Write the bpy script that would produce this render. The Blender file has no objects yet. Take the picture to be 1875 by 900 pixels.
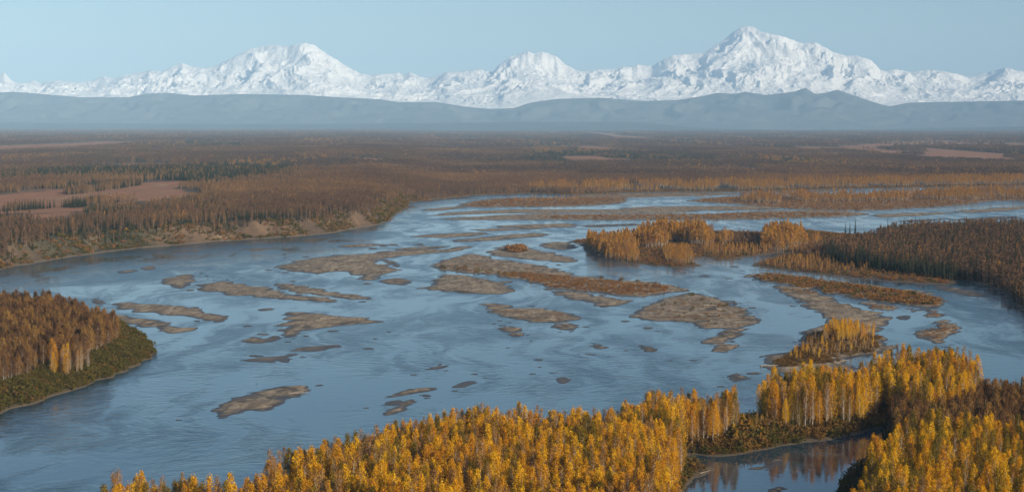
import bpy, math, random
import numpy as np
from mathutils import Vector

# ------------------------------------------------------------------ camera, sky, sun, exposure
random.seed(7)
RNG = np.random.default_rng(7)
scene = bpy.context.scene
col = scene.collection
F = 3380.0            # focal length in photo pixels (photo is 1875 wide)
CH = 130.0            # camera height above the river
HZ = 226.0            # photo row of eye level
PITCH = math.atan((450.0 - HZ) / F)

cam_d = bpy.data.cameras.new("camera")
cam = bpy.data.objects.new("camera", cam_d)
col.objects.link(cam)
cam.location = (0, 0, CH)
cam.rotation_euler = (math.pi / 2 - PITCH, 0, 0)
cam_d.sensor_width = 36.0
cam_d.lens = 36.0 * F / 1875.0
cam_d.clip_start = 1.0
cam_d.clip_end = 200000.0
scene.camera = cam

SUN_AZ = math.radians(131.0)     # clockwise from +Y (view direction)
SUN_EL = math.radians(20.0)
world = bpy.data.worlds.new("World")
scene.world = world
world.use_nodes = True
wn = world.node_tree.nodes
wl = world.node_tree.links
for n in list(wn):
    wn.remove(n)
wo = wn.new('ShaderNodeOutputWorld')
wb = wn.new('ShaderNodeBackground')
ws = wn.new('ShaderNodeTexSky')
ws.sky_type = 'NISHITA'
ws.sun_disc = False
ws.sun_elevation = SUN_EL
ws.sun_rotation = SUN_AZ
ws.altitude = 100
ws.air_density = 1.0
ws.dust_density = 0.0
ws.ozone_density = 4.0
wb.inputs['Strength'].default_value = 0.068
wl.new(ws.outputs[0], wb.inputs[0])
wl.new(wb.outputs[0], wo.inputs[0])

sun_d = bpy.data.lights.new("sun", 'SUN')
sun_d.energy = 5.0
sun_d.angle = math.radians(0.5)
sun_d.color = (1.0, 0.84, 0.61)
sun = bpy.data.objects.new("sun", sun_d)
col.objects.link(sun)
sv = Vector((math.sin(SUN_AZ) * math.cos(SUN_EL), math.cos(SUN_AZ) * math.cos(SUN_EL), math.sin(SUN_EL)))
sun.rotation_euler = sv.to_track_quat('Z', 'Y').to_euler()
sun.location = (300, -300, 600)

vs = scene.view_settings
vs.view_transform = 'Standard'
vs.look = 'None'
vs.exposure = 0.57
vs.gamma = 1.0
vs.use_curve_mapping = False
scene.cycles.volume_bounces = 1
scene.cycles.max_bounces = 6
scene.cycles.diffuse_bounces = 2
scene.cycles.glossy_bounces = 3
scene.cycles.transparent_max_bounces = 4
scene.cycles.use_denoising = True
scene.cycles.sample_clamp_indirect = 4.0

HAZE_DENSITY = 2.4e-5
HAZE_COLOR = (0.42, 0.69, 1.0)

# ------------------------------------------------------------------ numeric helpers
SP, CP = math.sin(PITCH), math.cos(PITCH)


def G(px, py, z=0.0):
    """ground point seen at a photo pixel, on the level z"""
    u = (px - 937.5) / F
    v = (450.0 - py) / F
    dy = CP + v * SP
    dz = -SP + v * CP
    t = (z - CH) / dz
    return (u * t, dy * t)


def Zat(py, d):
    """height seen at photo row py at distance d"""
    v = (450.0 - py) / F
    return CH + (-SP + v * CP) / (CP + v * SP) * d


def project(x, y, z):
    dz = z - CH
    depth = y * CP - dz * SP
    up = y * SP + dz * CP
    return 937.5 + F * x / depth, 450.0 - F * up / depth


def hash2(ix, iy, seed):
    h = (ix.astype(np.int64) * 374761393 + iy.astype(np.int64) * 668265263 + seed * 974711) & 0xFFFFFFFF
    h = ((h ^ (h >> 13)) * 1274126177) & 0xFFFFFFFF
    return (h ^ (h >> 16)) & 0xFFFFFFFF


def perlin(x, y, seed=0):
    x = np.asarray(x, float)
    y = np.asarray(y, float)
    x0 = np.floor(x)
    y0 = np.floor(y)
    fx = x - x0
    fy = y - y0
    ux = fx * fx * fx * (fx * (fx * 6 - 15) + 10)
    uy = fy * fy * fy * (fy * (fy * 6 - 15) + 10)

    def g(ax, ay, dx, dy):
        a = hash2(ax, ay, seed) * (2 * math.pi / 4294967296.0)
        return np.cos(a) * dx + np.sin(a) * dy
    n00 = g(x0, y0, fx, fy)
    n10 = g(x0 + 1, y0, fx - 1, fy)
    n01 = g(x0, y0 + 1, fx, fy - 1)
    n11 = g(x0 + 1, y0 + 1, fx - 1, fy - 1)
    a = n00 + ux * (n10 - n00)
    b = n01 + ux * (n11 - n01)
    return (a + uy * (b - a)) * 1.5


def fbm(x, y, seed=0, octv=4, gain=0.5):
    s = 0
    a = 1.0
    for i in range(octv):
        s = s + a * perlin(x * 2 ** i, y * 2 ** i, seed + i * 17)
        a *= gain
    return s


def sstep(a, b, x):
    t = np.clip((x - a) / (b - a), 0, 1)
    return t * t * (3 - 2 * t)


def smooth_poly(pts, n=4):
    p = np.array(pts, float)
    out = []
    N = len(p)
    for i in range(N):
        p0, p1, p2, p3 = p[i - 1], p[i], p[(i + 1) % N], p[(i + 2) % N]
        for k in range(n):
            t = k / n
            out.append(0.5 * ((2 * p1) + (-p0 + p2) * t + (2 * p0 - 5 * p1 + 4 * p2 - p3) * t * t
                              + (-p0 + 3 * p1 - 3 * p2 + p3) * t ** 3))
    return np.array(out)


def world_poly(px, z=0.0, n=4):
    return np.array([G(a, b, z) for a, b in smooth_poly(px, n)])


def sdf(poly, X, Y):
    """signed distance, positive inside"""
    X = np.asarray(X, float)
    Y = np.asarray(Y, float)
    best = np.full(X.shape, 1e18)
    inside = np.zeros(X.shape, bool)
    n = len(poly)
    for i in range(n):
        ax, ay = poly[i]
        bx, by = poly[(i + 1) % n]
        ex, ey = bx - ax, by - ay
        L = ex * ex + ey * ey
        if L < 1e-9:
            continue
        wx, wy = X - ax, Y - ay
        t = np.clip((wx * ex + wy * ey) / L, 0, 1)
        dx, dy = wx - t * ex, wy - t * ey
        best = np.minimum(best, dx * dx + dy * dy)
        c = ((ay > Y) != (by > Y))
        if ey != 0:
            xi = ax + (Y - ay) * ex / ey
            inside ^= (c & (X < xi))
    d = np.sqrt(best)
    return np.where(inside, d, -d)


def inside_poly(poly, X, Y):
    inside = np.zeros(X.shape, bool)
    n = len(poly)
    for i in range(n):
        ax, ay = poly[i]
        bx, by = poly[(i + 1) % n]
        if ay == by:
            continue
        c = ((ay > Y) != (by > Y))
        xi = ax + (Y - ay) * (bx - ax) / (by - ay)
        inside ^= (c & (X < xi))
    return inside


def grid_mesh(name, X, Y, Z, keep=None, smooth=True):
    R, C = X.shape
    V = np.stack([X, Y, Z], -1).reshape(-1, 3)
    idx = np.arange(R * C).reshape(R, C)
    a, b, c, d = idx[:-1, :-1], idx[:-1, 1:], idx[1:, 1:], idx[1:, :-1]
    Q = np.stack([a, b, c, d], -1).reshape(-1, 4)
    if keep is not None:
        k = keep.reshape(-1)
        Q = Q[k[Q].any(1)]
        used = np.unique(Q)
        remap = np.full(R * C, -1)
        remap[used] = np.arange(len(used))
        V = V[used]
        Q = remap[Q]
    else:
        used = np.arange(R * C)
    me = raw_mesh(name, V, Q, smooth)
    return me, used


def raw_mesh(name, V, Q, smooth=False, mats=None):
    """fast mesh from equal-sized faces"""
    V = np.asarray(V, np.float32)
    Q = np.asarray(Q, np.int32)
    me = bpy.data.meshes.new(name)
    me.vertices.add(len(V))
    me.vertices.foreach_set("co", V.ravel())
    k = Q.shape[1]
    me.loops.add(Q.size)
    me.loops.foreach_set("vertex_index", Q.ravel())
    me.polygons.add(len(Q))
    me.polygons.foreach_set("loop_start", np.arange(0, Q.size, k, dtype=np.int32))
    if smooth:
        me.polygons.foreach_set("use_smooth", np.ones(len(Q), bool))
    if mats is not None:
        me.polygons.foreach_set("material_index", np.asarray(mats, np.int32))
    me.update(calc_edges=True)
    return me


def obj(name, me, mats, label=None, cat=None, group=None, kind=None, parent=None, link=True):
    o = bpy.data.objects.new(name, me)
    if link:
        col.objects.link(o)
    if me is not None and mats is not None and not me.materials:
        for m in (mats if isinstance(mats, (list, tuple)) else [mats]):
            me.materials.append(m)
    if label:
        o['label'] = label
    if cat:
        o['category'] = cat
    if group:
        o['group'] = group
    if kind:
        o['kind'] = kind
    if parent is not None:
        o.parent = parent
    return o


# ------------------------------------------------------------------ materials
class NT:
    def __init__(self, name):
        self.m = bpy.data.materials.new(name)
        self.m.use_nodes = True
        self.t = self.m.node_tree
        for n in list(self.t.nodes):
            self.t.nodes.remove(n)
        self.out = self.t.nodes.new('ShaderNodeOutputMaterial')

    def n(self, typ, **kw):
        nd = self.t.nodes.new(typ)
        for k, v in kw.items():
            if k.startswith('i_'):
                key = k[2:]
                key = int(key) if key.isdigit() else key.replace('_', ' ')
                self.set(nd.inputs[key], v)
            else:
                setattr(nd, k, v)
        return nd

    def set(self, sock, v):
        if hasattr(v, 'is_linked') or isinstance(v, bpy.types.NodeSocket):
            self.t.links.new(v, sock)
        elif isinstance(v, (tuple, list)) and len(v) == 3 and sock.type == 'RGBA':
            sock.default_value = (*v, 1)
        else:
            sock.default_value = v

    def noise(self, vec, scale, detail=4, rough=0.55, dist=0.0):
        nd = self.n('ShaderNodeTexNoise', i_Scale=scale, i_Detail=detail, i_Roughness=rough, i_Distortion=dist)
        if vec is not None:
            self.t.links.new(vec, nd.inputs['Vector'])
        return nd.outputs['Fac']

    def mapping(self, vec, scale=(1, 1, 1), rot=(0, 0, 0)):
        nd = self.n('ShaderNodeMapping')
        self.t.links.new(vec, nd.inputs['Vector'])
        nd.inputs['Scale'].default_value = scale
        nd.inputs['Rotation'].default_value = rot
        return nd.outputs[0]

    def ramp(self, fac, a, b):
        nd = self.n('ShaderNodeMapRange', interpolation_type='SMOOTHSTEP')
        self.set(nd.inputs['Value'], fac)
        nd.inputs['From Min'].default_value = a
        nd.inputs['From Max'].default_value = b
        return nd.outputs[0]

    def lerp(self, fac, a, b):
        nd = self.n('ShaderNodeMapRange')
        self.set(nd.inputs['Value'], fac)
        nd.inputs['To Min'].default_value = a
        nd.inputs['To Max'].default_value = b
        return nd.outputs[0]

    def mix(self, fac, a, b, blend='MIX'):
        nd = self.n('ShaderNodeMix', data_type='RGBA', blend_type=blend)
        self.set(nd.inputs[0], fac)
        self.set(nd.inputs[6], a)
        self.set(nd.inputs[7], b)
        return nd.outputs[2]

    def math(self, op, a, b=0.0, c=None):
        nd = self.n('ShaderNodeMath', operation=op)
        self.set(nd.inputs[0], a)
        self.set(nd.inputs[1], b)
        if c is not None:
            self.set(nd.inputs[2], c)
        return nd.outputs[0]

    def pos(self):
        return self.n('ShaderNodeNewGeometry').outputs['Position']

    def sep(self, vec):
        nd = self.n('ShaderNodeSeparateXYZ')
        self.t.links.new(vec, nd.inputs[0])
        return nd.outputs

    def bump(self, h, strength, dist, normal=None):
        nd = self.n('ShaderNodeBump')
        self.set(nd.inputs['Strength'], strength)
        self.set(nd.inputs['Distance'], dist)
        self.set(nd.inputs['Height'], h)
        if normal is not None:
            self.set(nd.inputs['Normal'], normal)
        return nd.outputs[0]

    def principled(self, color, rough=0.8, normal=None, spec=0.3, **kw):
        nd = self.n('ShaderNodeBsdfPrincipled')
        self.set(nd.inputs['Base Color'], color)
        self.set(nd.inputs['Roughness'], rough)
        self.set(nd.inputs['Specular IOR Level'], spec)
        if normal is not None:
            self.set(nd.inputs['Normal'], normal)
        for k, v in kw.items():
            self.set(nd.inputs[k.replace('_', ' ')], v)
        self.t.links.new(nd.outputs[0], self.out.inputs[0])
        return nd


def mat_water(name, calm):
    t = NT(name)
    p = t.pos()
    wob = t.n('ShaderNodeTexNoise', i_Scale=0.006, i_Detail=3.0)
    t.t.links.new(p, wob.inputs['Vector'])
    off = t.n('ShaderNodeVectorMath', operation='MULTIPLY_ADD')
    t.t.links.new(wob.outputs['Color'], off.inputs[0])
    off.inputs[1].default_value = (110, 110, 0)
    t.t.links.new(p, off.inputs[2])
    wp = off.outputs[0]
    flow = t.mapping(wp, (1.0, 0.22, 1.0), (0, 0, math.radians(-40)))
    streak = t.noise(flow, 0.045, 5, 0.62, 0.6)
    fine = t.noise(flow, 0.22, 4, 0.6, 0.4)
    big = t.noise(wp, 0.006, 4, 0.55, 0.4)
    zone = t.math('ADD', t.math('MULTIPLY', streak, 0.55), t.math('MULTIPLY', big, 0.45))
    rough_zone = t.ramp(zone, 0.41, 0.60)
    w1 = t.noise(flow, 0.9, 2, 0.5, 0.4)
    w2 = t.noise(wp, 0.13, 3, 0.55, 0.6)
    wsum = t.math('ADD', t.math('MULTIPLY', w1, 0.16), t.math('ADD', t.math('MULTIPLY', w2, 0.9), t.math('MULTIPLY', fine, 0.22)))
    silt = t.ramp(t.noise(flow, 0.02, 4, 0.6, 0.5), 0.40, 0.68)
    if calm:
        nrm = t.bump(wsum, 1.0, 0.045)
        colr = t.mix(silt, (0.020, 0.050, 0.078), (0.032, 0.062, 0.088))
        t.principled(colr, 0.05, nrm, 0.5, IOR=1.33)
    else:
        nrm = t.bump(wsum, 1.0, t.lerp(rough_zone, 0.05, 0.85))
        colr = t.mix(silt, (0.014, 0.050, 0.080), (0.046, 0.096, 0.125))
        t.principled(colr, t.lerp(rough_zone, 0.10, 0.24), nrm, 0.5, IOR=1.33)
    return t.m


def mat_gravel(name, veg=0.0):
    """grey-tan silt and gravel, darker and shiny where wet near the water"""
    t = NT(name)
    p = t.pos()
    z = t.sep(p)[2]
    n1 = t.noise(p, 0.10, 5, 0.6, 0.8)
    n2 = t.noise(p, 0.6, 4, 0.6)
    streak = t.noise(t.mapping(p, (0.22, 0.035, 1), (0, 0, -0.7)), 1.0, 5, 0.65, 0.8)
    dry = t.mix(t.ramp(streak, 0.35, 0.7), (0.15, 0.115, 0.080), (0.41, 0.325, 0.225))
    dry = t.mix(t.math('MULTIPLY', t.ramp(n2, 0.35, 0.75), 0.6), dry, (0.23, 0.185, 0.137))
    dry = t.mix(t.ramp(t.noise(p, 0.055, 6, 0.65, 1.4), 0.53, 0.62), dry, (0.085, 0.070, 0.056))
    wetf = t.ramp(t.math('ADD', z, t.math('MULTIPLY', t.math('SUBTRACT', n1, 0.5), 0.5)), 0.05, 0.45)
    c = t.mix(wetf, (0.055, 0.045, 0.037), dry)
    if veg > 0:
        vf = t.ramp(t.math('ADD', t.noise(p, 0.05, 5, 0.65, 0.6), veg - 0.5), 0.42, 0.58)
        vf = t.math('MULTIPLY', vf, t.ramp(z, 0.25, 0.7))
        vc = t.mix(t.ramp(n2, 0.35, 0.65), (0.20, 0.092, 0.040), (0.13, 0.088, 0.042))
        vc = t.mix(t.ramp(t.noise(p, 0.03, 3), 0.5, 0.7), vc, (0.17, 0.10, 0.035))
        c = t.mix(vf, c, vc)
    nrm = t.bump(t.math('ADD', n2, t.noise(p, 2.2, 3)), 0.7, 0.25)
    t.principled(c, t.lerp(wetf, 0.45, 0.95), nrm, 0.3)
    return t.m


def mat_floor(name, a, b, cc):
    t = NT(name)
    p = t.pos()
    z = t.sep(p)[2]
    n1 = t.noise(p, 0.08, 5, 0.65, 0.5)
    n2 = t.noise(p, 0.7, 4, 0.6)
    c = t.mix(t.ramp(n1, 0.35, 0.65), a, b)
    c = t.mix(t.ramp(n2, 0.5, 0.75), c, cc)
    wet = t.ramp(z, 0.05, 0.9)
    c = t.mix(wet, (0.115, 0.093, 0.07), c)
    nrm = t.bump(n2, 0.8, 0.6)
    t.principled(c, 0.95, nrm, 0.2)
    return t.m


def mat_plain():
    """mainland: forest floor, bog tint from the 'bog' and 'pale' vertex masks, raw earth on the bluff face"""
    t = NT("forest_plain")
    g = t.n('ShaderNodeNewGeometry')
    p = g.outputs['Position']
    z = t.sep(p)[2]
    nz = t.sep(g.outputs['Normal'])[2]
    big = t.noise(p, 0.0016, 6, 0.65, 0.8)
    n1 = t.noise(p, 0.02, 6, 0.7, 0.3)
    n2 = t.noise(p, 0.25, 5, 0.6)
    c = t.mix(t.ramp(n1, 0.35, 0.65), (0.075, 0.054, 0.040), (0.15, 0.10, 0.066))
    c = t.mix(t.ramp(big, 0.50, 0.66), c, (0.050, 0.052, 0.036))
    c = t.mix(t.ramp(t.noise(p, 0.0035, 5, 0.6), 0.62, 0.72), c, (0.20, 0.13, 0.065))
    bog = t.n('ShaderNodeAttribute', attribute_name='bog').outputs['Fac']
    bogc = t.mix(t.ramp(t.noise(p, 0.03, 5, 0.65), 0.35, 0.65), (0.33, 0.150, 0.080), (0.25, 0.135, 0.078))
    bogc = t.mix(t.ramp(t.noise(t.mapping(p, (1, 0.25, 1)), 0.02, 5, 0.65), 0.55, 0.7), bogc, (0.33, 0.22, 0.12))
    c = t.mix(bog, c, bogc)
    pale = t.n('ShaderNodeAttribute', attribute_name='pale').outputs['Fac']
    c = t.mix(pale, c, (0.33, 0.21, 0.10))
    earth = t.mix(t.ramp(n2, 0.3, 0.7), (0.13, 0.095, 0.062), (0.22, 0.165, 0.11))
    patch = t.ramp(t.noise(p, 0.014, 4, 0.6, 0.5), 0.56, 0.68)
    steep = t.math('MULTIPLY', t.ramp(nz, 0.97, 0.86), patch)
    c = t.mix(steep, c, earth)
    shore = t.ramp(z, 1.6, 0.5)
    c = t.mix(shore, c, (0.15, 0.12, 0.092))
    nrm = t.bump(t.math('ADD', n2, t.noise(p, 1.0, 3)), 0.7, 0.8)
    t.principled(c, 0.95, nrm, 0.15)
    return t.m


def mat_snow():
    t = NT("mountain_snow")
    g = t.n('ShaderNodeNewGeometry')
    p = g.outputs['Position']
    nz = t.sep(g.outputs['Normal'])[2]
    n1 = t.noise(p, 0.0022, 7, 0.68, 0.5)
    n2 = t.noise(t.mapping(p, (1, 1, 0.35)), 0.008, 6, 0.7, 0.4)
    rock = t.ramp(t.math('ADD', t.math('MULTIPLY', t.math('SUBTRACT', 1.0, nz), 0.9), t.math('MULTIPLY', n2, 0.55)), 0.66, 0.80)
    rock = t.math('MULTIPLY', rock, 0.30)
    c = t.mix(rock, (0.90, 0.90, 0.91), (0.23, 0.23, 0.25))
    nrm = t.bump(t.math('ADD', n1, t.math('MULTIPLY', n2, 0.6)), 0.9, 130.0)
    t.principled(c, 0.8, nrm, 0.15)
    return t.m


def mat_hill(name, a, b):
    t = NT(name)
    p = t.pos()
    n1 = t.noise(p, 0.0016, 7, 0.65, 0.6)
    n2 = t.noise(p, 0.012, 5, 0.6)
    c = t.mix(t.ramp(n1, 0.38, 0.62), a, b)
    nrm = t.bump(t.math('ADD', n1, t.math('MULTIPLY', n2, 0.2)), 0.7, 60.0)
    t.principled(c, 0.95, nrm, 0.1)
    return t.m


def mat_leaf(name, cols, trans=0.35, patch=0.0):
    """cols: three leaf colours, chosen per tree and mottled per leaf"""
    t = NT(name)
    oi = t.n('ShaderNodeObjectInfo')
    p = t.pos()
    r = oi.outputs['Random']
    if patch > 0:
        ln = t.ramp(t.noise(oi.outputs['Location'], patch, 3, 0.6), 0.3, 0.7)
        lb = t.ramp(t.noise(t.mapping(oi.outputs['Location'], (1.0, 0.4, 1.0)), 0.0022, 3, 0.6), 0.36, 0.64)
        r = t.math('ADD', t.math('MULTIPLY', r, 0.30), t.math('ADD', t.math('MULTIPLY', ln, 0.25), t.math('MULTIPLY', lb, 0.45)))
    rp = t.n('ShaderNodeValToRGB')
    t.set(rp.inputs[0], r)
    el = rp.color_ramp.elements
    el[0].position, el[0].color = 0.0, (*cols[0], 1)
    el[1].position, el[1].color = 1.0, (*cols[2], 1)
    e = el.new(0.5)
    e.color = (*cols[1], 1)
    leaf = t.noise(p, 1.1, 2, 0.6)
    c = t.mix(t.ramp(leaf, 0.3, 0.7), (0.72, 0.70, 0.66), (1.2, 1.22, 1.25))
    c = t.mix(1.0, rp.outputs[0], c, 'MULTIPLY')
    d = t.n('ShaderNodeBsdfDiffuse')
    t.set(d.inputs[0], c)
    tr = t.n('ShaderNodeBsdfTranslucent')
    t.set(tr.inputs[0], c)
    mx = t.n('ShaderNodeMixShader')
    mx.inputs[0].default_value = trans
    t.t.links.new(d.outputs[0], mx.inputs[1])
    t.t.links.new(tr.outputs[0], mx.inputs[2])
    t.t.links.new(mx.outputs[0], t.out.inputs[0])
    return t.m


def mat_bark(name, a, b):
    t = NT(name)
    p = t.pos()
    n = t.noise(t.mapping(p, (3, 3, 0.8)), 1.0, 4, 0.7)
    t.principled(t.mix(t.ramp(n, 0.35, 0.65), a, b), 0.9, t.bump(n, 0.5, 0.05), 0.2)
    return t.m


M = dict(
    river=mat_water("river_water", False),
    slough=mat_water("slough_water", True),
    gravel=mat_gravel("bar_gravel", 0.0),
    gravel_veg=mat_gravel("bar_gravel_with_low_willow", 0.52),
    gravel_half=mat_gravel("bar_gravel_with_sparse_plants", 0.44),
    plain=mat_plain(),
    near_floor=mat_floor("near_forest_floor", (0.050, 0.042, 0.026), (0.085, 0.066, 0.036), (0.12, 0.085, 0.04)),
    flat_floor=mat_floor("willow_flat_floor", (0.070, 0.046, 0.026), (0.12, 0.074, 0.038), (0.15, 0.092, 0.04)),
    snow=mat_snow(),
    hill=mat_hill("foothill_tundra", (0.07, 0.085, 0.09), (0.115, 0.12, 0.115)),
    ridge=mat_hill("wooded_ridge", (0.035, 0.038, 0.034), (0.060, 0.052, 0.042)),
    gold=mat_leaf("gold_leaf", [(0.60, 0.28, 0.022), (0.74, 0.40, 0.016), (0.80, 0.50, 0.024)]),
    faded=mat_leaf("faded_leaf", [(0.27, 0.145, 0.065), (0.46, 0.24, 0.06), (0.33, 0.20, 0.065)]),
    olive=mat_leaf("olive_leaf", [(0.17, 0.13, 0.022), (0.26, 0.18, 0.022), (0.38, 0.24, 0.022)]),
    rust=mat_leaf("rust_leaf", [(0.125, 0.076, 0.054), (0.225, 0.130, 0.072), (0.38, 0.22, 0.088)], 0.25, 0.012),
    rust_far=mat_leaf("rust_far_leaf", [(0.085, 0.058, 0.048), (0.155, 0.095, 0.065), (0.28, 0.165, 0.08)], 0.2, 0.004),  # distant birch colours darkened to stand in for canopy self-shadow
    rust_near=mat_leaf("rust_near_leaf", [(0.13, 0.070, 0.040), (0.23, 0.120, 0.048), (0.36, 0.21, 0.06)], 0.3),
    orange=mat_leaf("orange_leaf", [(0.38, 0.19, 0.06), (0.50, 0.25, 0.05), (0.56, 0.31, 0.04)], 0.3),
    needle=mat_leaf("spruce_needle", [(0.022, 0.030, 0.018), (0.030, 0.040, 0.022), (0.045, 0.050, 0.028)], 0.1),
    willow=mat_leaf("willow_leaf", [(0.13, 0.078, 0.028), (0.175, 0.10, 0.032), (0.22, 0.122, 0.034)], 0.25),
    russet=mat_leaf("russet_willow_leaf", [(0.20, 0.092, 0.040), (0.27, 0.130, 0.048), (0.31, 0.175, 0.052)], 0.25),
    green=mat_leaf("alder_leaf", [(0.080, 0.074, 0.018), (0.105, 0.090, 0.022), (0.13, 0.098, 0.03)], 0.25),
    bark_pale=mat_bark("pale_bark", (0.42, 0.38, 0.33), (0.24, 0.21, 0.18)),
    bark_dark=mat_bark("dark_bark", (0.10, 0.08, 0.065), (0.055, 0.045, 0.04)),
    wood=mat_bark("drift_wood", (0.30, 0.27, 0.24), (0.16, 0.14, 0.12)),
)

# ------------------------------------------------------------------ ground and water sheets
V = [(-70000, -4000, -3), (70000, -4000, -3), (70000, 80000, -3), (-70000, 80000, -3)]
obj('ground', raw_mesh('ground', V, [(0, 1, 2, 3)]), M['near_floor'],
    'wide brown valley floor under the river and forest', 'ground', kind='structure')
V = [(-9000, 100, 0), (9000, 100, 0), (9000, 5200, 0), (-9000, 5200, 0)]
obj('river', raw_mesh('river', V, [(0, 1, 2, 3)]), M['river'],
    'broad braided blue river winding between gravel bars', 'river', kind='structure')

# ------------------------------------------------------------------ land masses: height functions first
LAND = []     # (poly, height function) for placing trees


def ground_z(x, y):
    z = np.full(np.shape(x), 0.0)
    for bb, fn in LAND:
        k = (x > bb[0]) & (x < bb[1]) & (y > bb[2]) & (y < bb[3])
        if k.any():
            z[k] = np.maximum(z[k], fn(x[k], y[k]))
    return z


def add_land(poly, fn, pad=40):
    LAND.append(((poly[:, 0].min() - pad, poly[:, 0].max() + pad, poly[:, 1].min() - pad, poly[:, 1].max() + pad), fn))


def patch(name, px, top, slope, rough, mat, label, cat='gravel bar', noise=None, pool=0.14, res=1.0, kind='structure', group=None):
    """land patch whose edge dips under the water, built as a height field over its outline"""
    poly = world_poly(px)
    x0, y0 = poly.min(0)
    x1, y1 = poly.max(0)
    d = (y0 + y1) / 2
    sx = max(0.45, d / 1846 * 0.9) * res
    sy = min(max(1.0, d * d / (CH * 1846) * 0.33), 7.0) * res
    x0, x1 = max(x0 - 3 * sx, -0.40 * d), min(x1 + 3 * sx, 0.40 * d)
    y0, y1 = y0 - 3 * sy, y1 + 3 * sy
    nx, ny = int((x1 - x0) / sx) + 2, int((y1 - y0) / sy) + 2
    X, Y = np.meshgrid(np.linspace(x0, x1, nx), np.linspace(y0, y1, ny))
    seed = abs(hash(tuple(px[0]))) % 9999
    w = min(x1 - x0, y1 - y0)
    amp = rough * min(6.0, 0.05 * w + 0.6)
    S = noise or max(6.0, min(28.0, 0.25 * w))

    def fn(x, y):
        s = sdf(poly, x, y)
        xr, yr = 0.766 * x - 0.643 * y, 0.643 * x + 0.766 * y
        s = s + amp * fbm(xr / (S * 0.8), yr / (S * 2.6), seed, 5, 0.6)
        h = top * (1 - np.exp(-np.maximum(s, 0) * slope / top)) + np.minimum(s, 0) * 0.12
        h = h + (pool * top + 0.08) * fbm(xr / 12, yr / 38, seed + 50, 5, 0.6) * np.clip(s / 3 + 0.5, 0, 1)
        return h
    Z = fn(X, Y)
    add_land(poly, fn)
    keep = Z > -0.12
    if not keep.any():
        return None
    me, _ = grid_mesh(name, X, Y, Z, keep)
    return obj(name, me, mat, label, cat, group=group, kind=kind)


# --- near bank (foreground) with the slough cut into it
NEAR = [(120, 1060), (205, 990), (270, 968), (305, 985), (350, 955), (400, 990), (440, 966), (500, 932), (600, 894), (700, 860), (760, 840), (850, 828),
        (900, 838), (960, 822), (1075, 828), (1150, 815), (1230, 790), (1290, 779), (1340, 782), (1372, 772), (1392, 748),
        (1440, 735), (1520, 730), (1575, 722), (1592, 704), (1640, 696), (1700, 694), (1768, 702), (1795, 716), (1880, 722),
        (2100, 730), (2300, 745), (2300, 1250), (1480, 1250), (1500, 950), (1525, 905), (1547, 875), (1572, 850), (1604, 812), (1618, 793),
        (1608, 784), (1570, 795), (1500, 808), (1430, 818), (1380, 827), (1310, 835), (1266, 832), (1260, 842), (1275, 852),
        (1300, 856), (1292, 866), (1268, 880), (1252, 905), (1244, 950), (1240, 1250), (60, 1250)]
patch('near_bank', NEAR, 2.0, 0.16, 0.35, M['near_floor'], 'wooded near river bank under the golden trees', 'river bank', noise=18, res=1.6)
SLOUGH = [(1225, 825), (1300, 828), (1400, 815), (1520, 796), (1600, 775), (1632, 780), (1640, 800), (1600, 850), (1560, 900), (1530, 960),
          (1520, 1250), (1210, 1250), (1230, 900)]
sp = world_poly(SLOUGH, 0, 2)
me = bpy.data.meshes.new('slough')
me.from_pydata([(a, b, 0.05) for a, b in sp], [], [tuple(range(len(sp)))])
obj('slough', me, M['slough'], 'calm backwater channel enclosed by the near bank', 'backwater', kind='structure')

# --- left wooded point
POINT = [(-160, 800), (0, 756), (60, 739), (130, 715), (200, 690), (250, 669), (280, 652), (283, 642), (272, 628), (240, 604), (205, 588),
         (120, 575), (0, 570), (-160, 575)]
PPOLY = world_poly(POINT)
px0 = PPOLY.min(0)
px1 = PPOLY.max(0)
X, Y = np.meshgrid(np.arange(px0[0] - 3, px1[0] + 4, 1.3), np.arange(px0[1] - 5, px1[1] + 5, 2.0))


def point_h(x, y):
    s = sdf(PPOLY, x, y) + 2.5 * fbm(x / 14, y / 18, 31, 4)
    return np.where(s > 0, 1.2 * sstep(0, 4, s) + 9.5 * sstep(2, 60, s), s * 0.3) + 0.5 * fbm(x / 9, y / 9, 37, 3) * np.clip(s / 6, 0, 1)


Z = point_h(X, Y)
add_land(PPOLY, point_h)
me, _ = grid_mesh('wooded_point', X, Y, Z, Z > -0.6)
obj('wooded_point', me, M['near_floor'], 'rounded wooded point jutting into the river', 'headland', kind='structure')

# --- island and forest flat on the right, one land mass
FLAT = [(1040, 442), (1062, 447), (1072, 459), (1095, 471), (1130, 480), (1190, 486), (1250, 491), (1284, 486), (1265, 477), (1290, 471),
        (1308, 477), (1350, 474), (1400, 467), (1445, 463), (1400, 476), (1373, 485), (1420, 493), (1500, 502), (1580, 510), (1650, 517),
        (1740, 521), (1757, 514), (1790, 519), (1825, 533), (1850, 548), (1880, 573), (1980, 640), (2150, 640), (2150, 420), (1900, 414),
        (1750, 418), (1650, 422), (1595, 430), (1540, 428), (1480, 423), (1400, 426), (1320, 425), (1250, 425), (1160, 430), (1090, 437)]
patch('wooded_flat', FLAT, 2.2, 0.10, 0.5, M['flat_floor'], 'low wooded flat between the river channels', 'river flat', noise=26, res=1.3)

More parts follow.
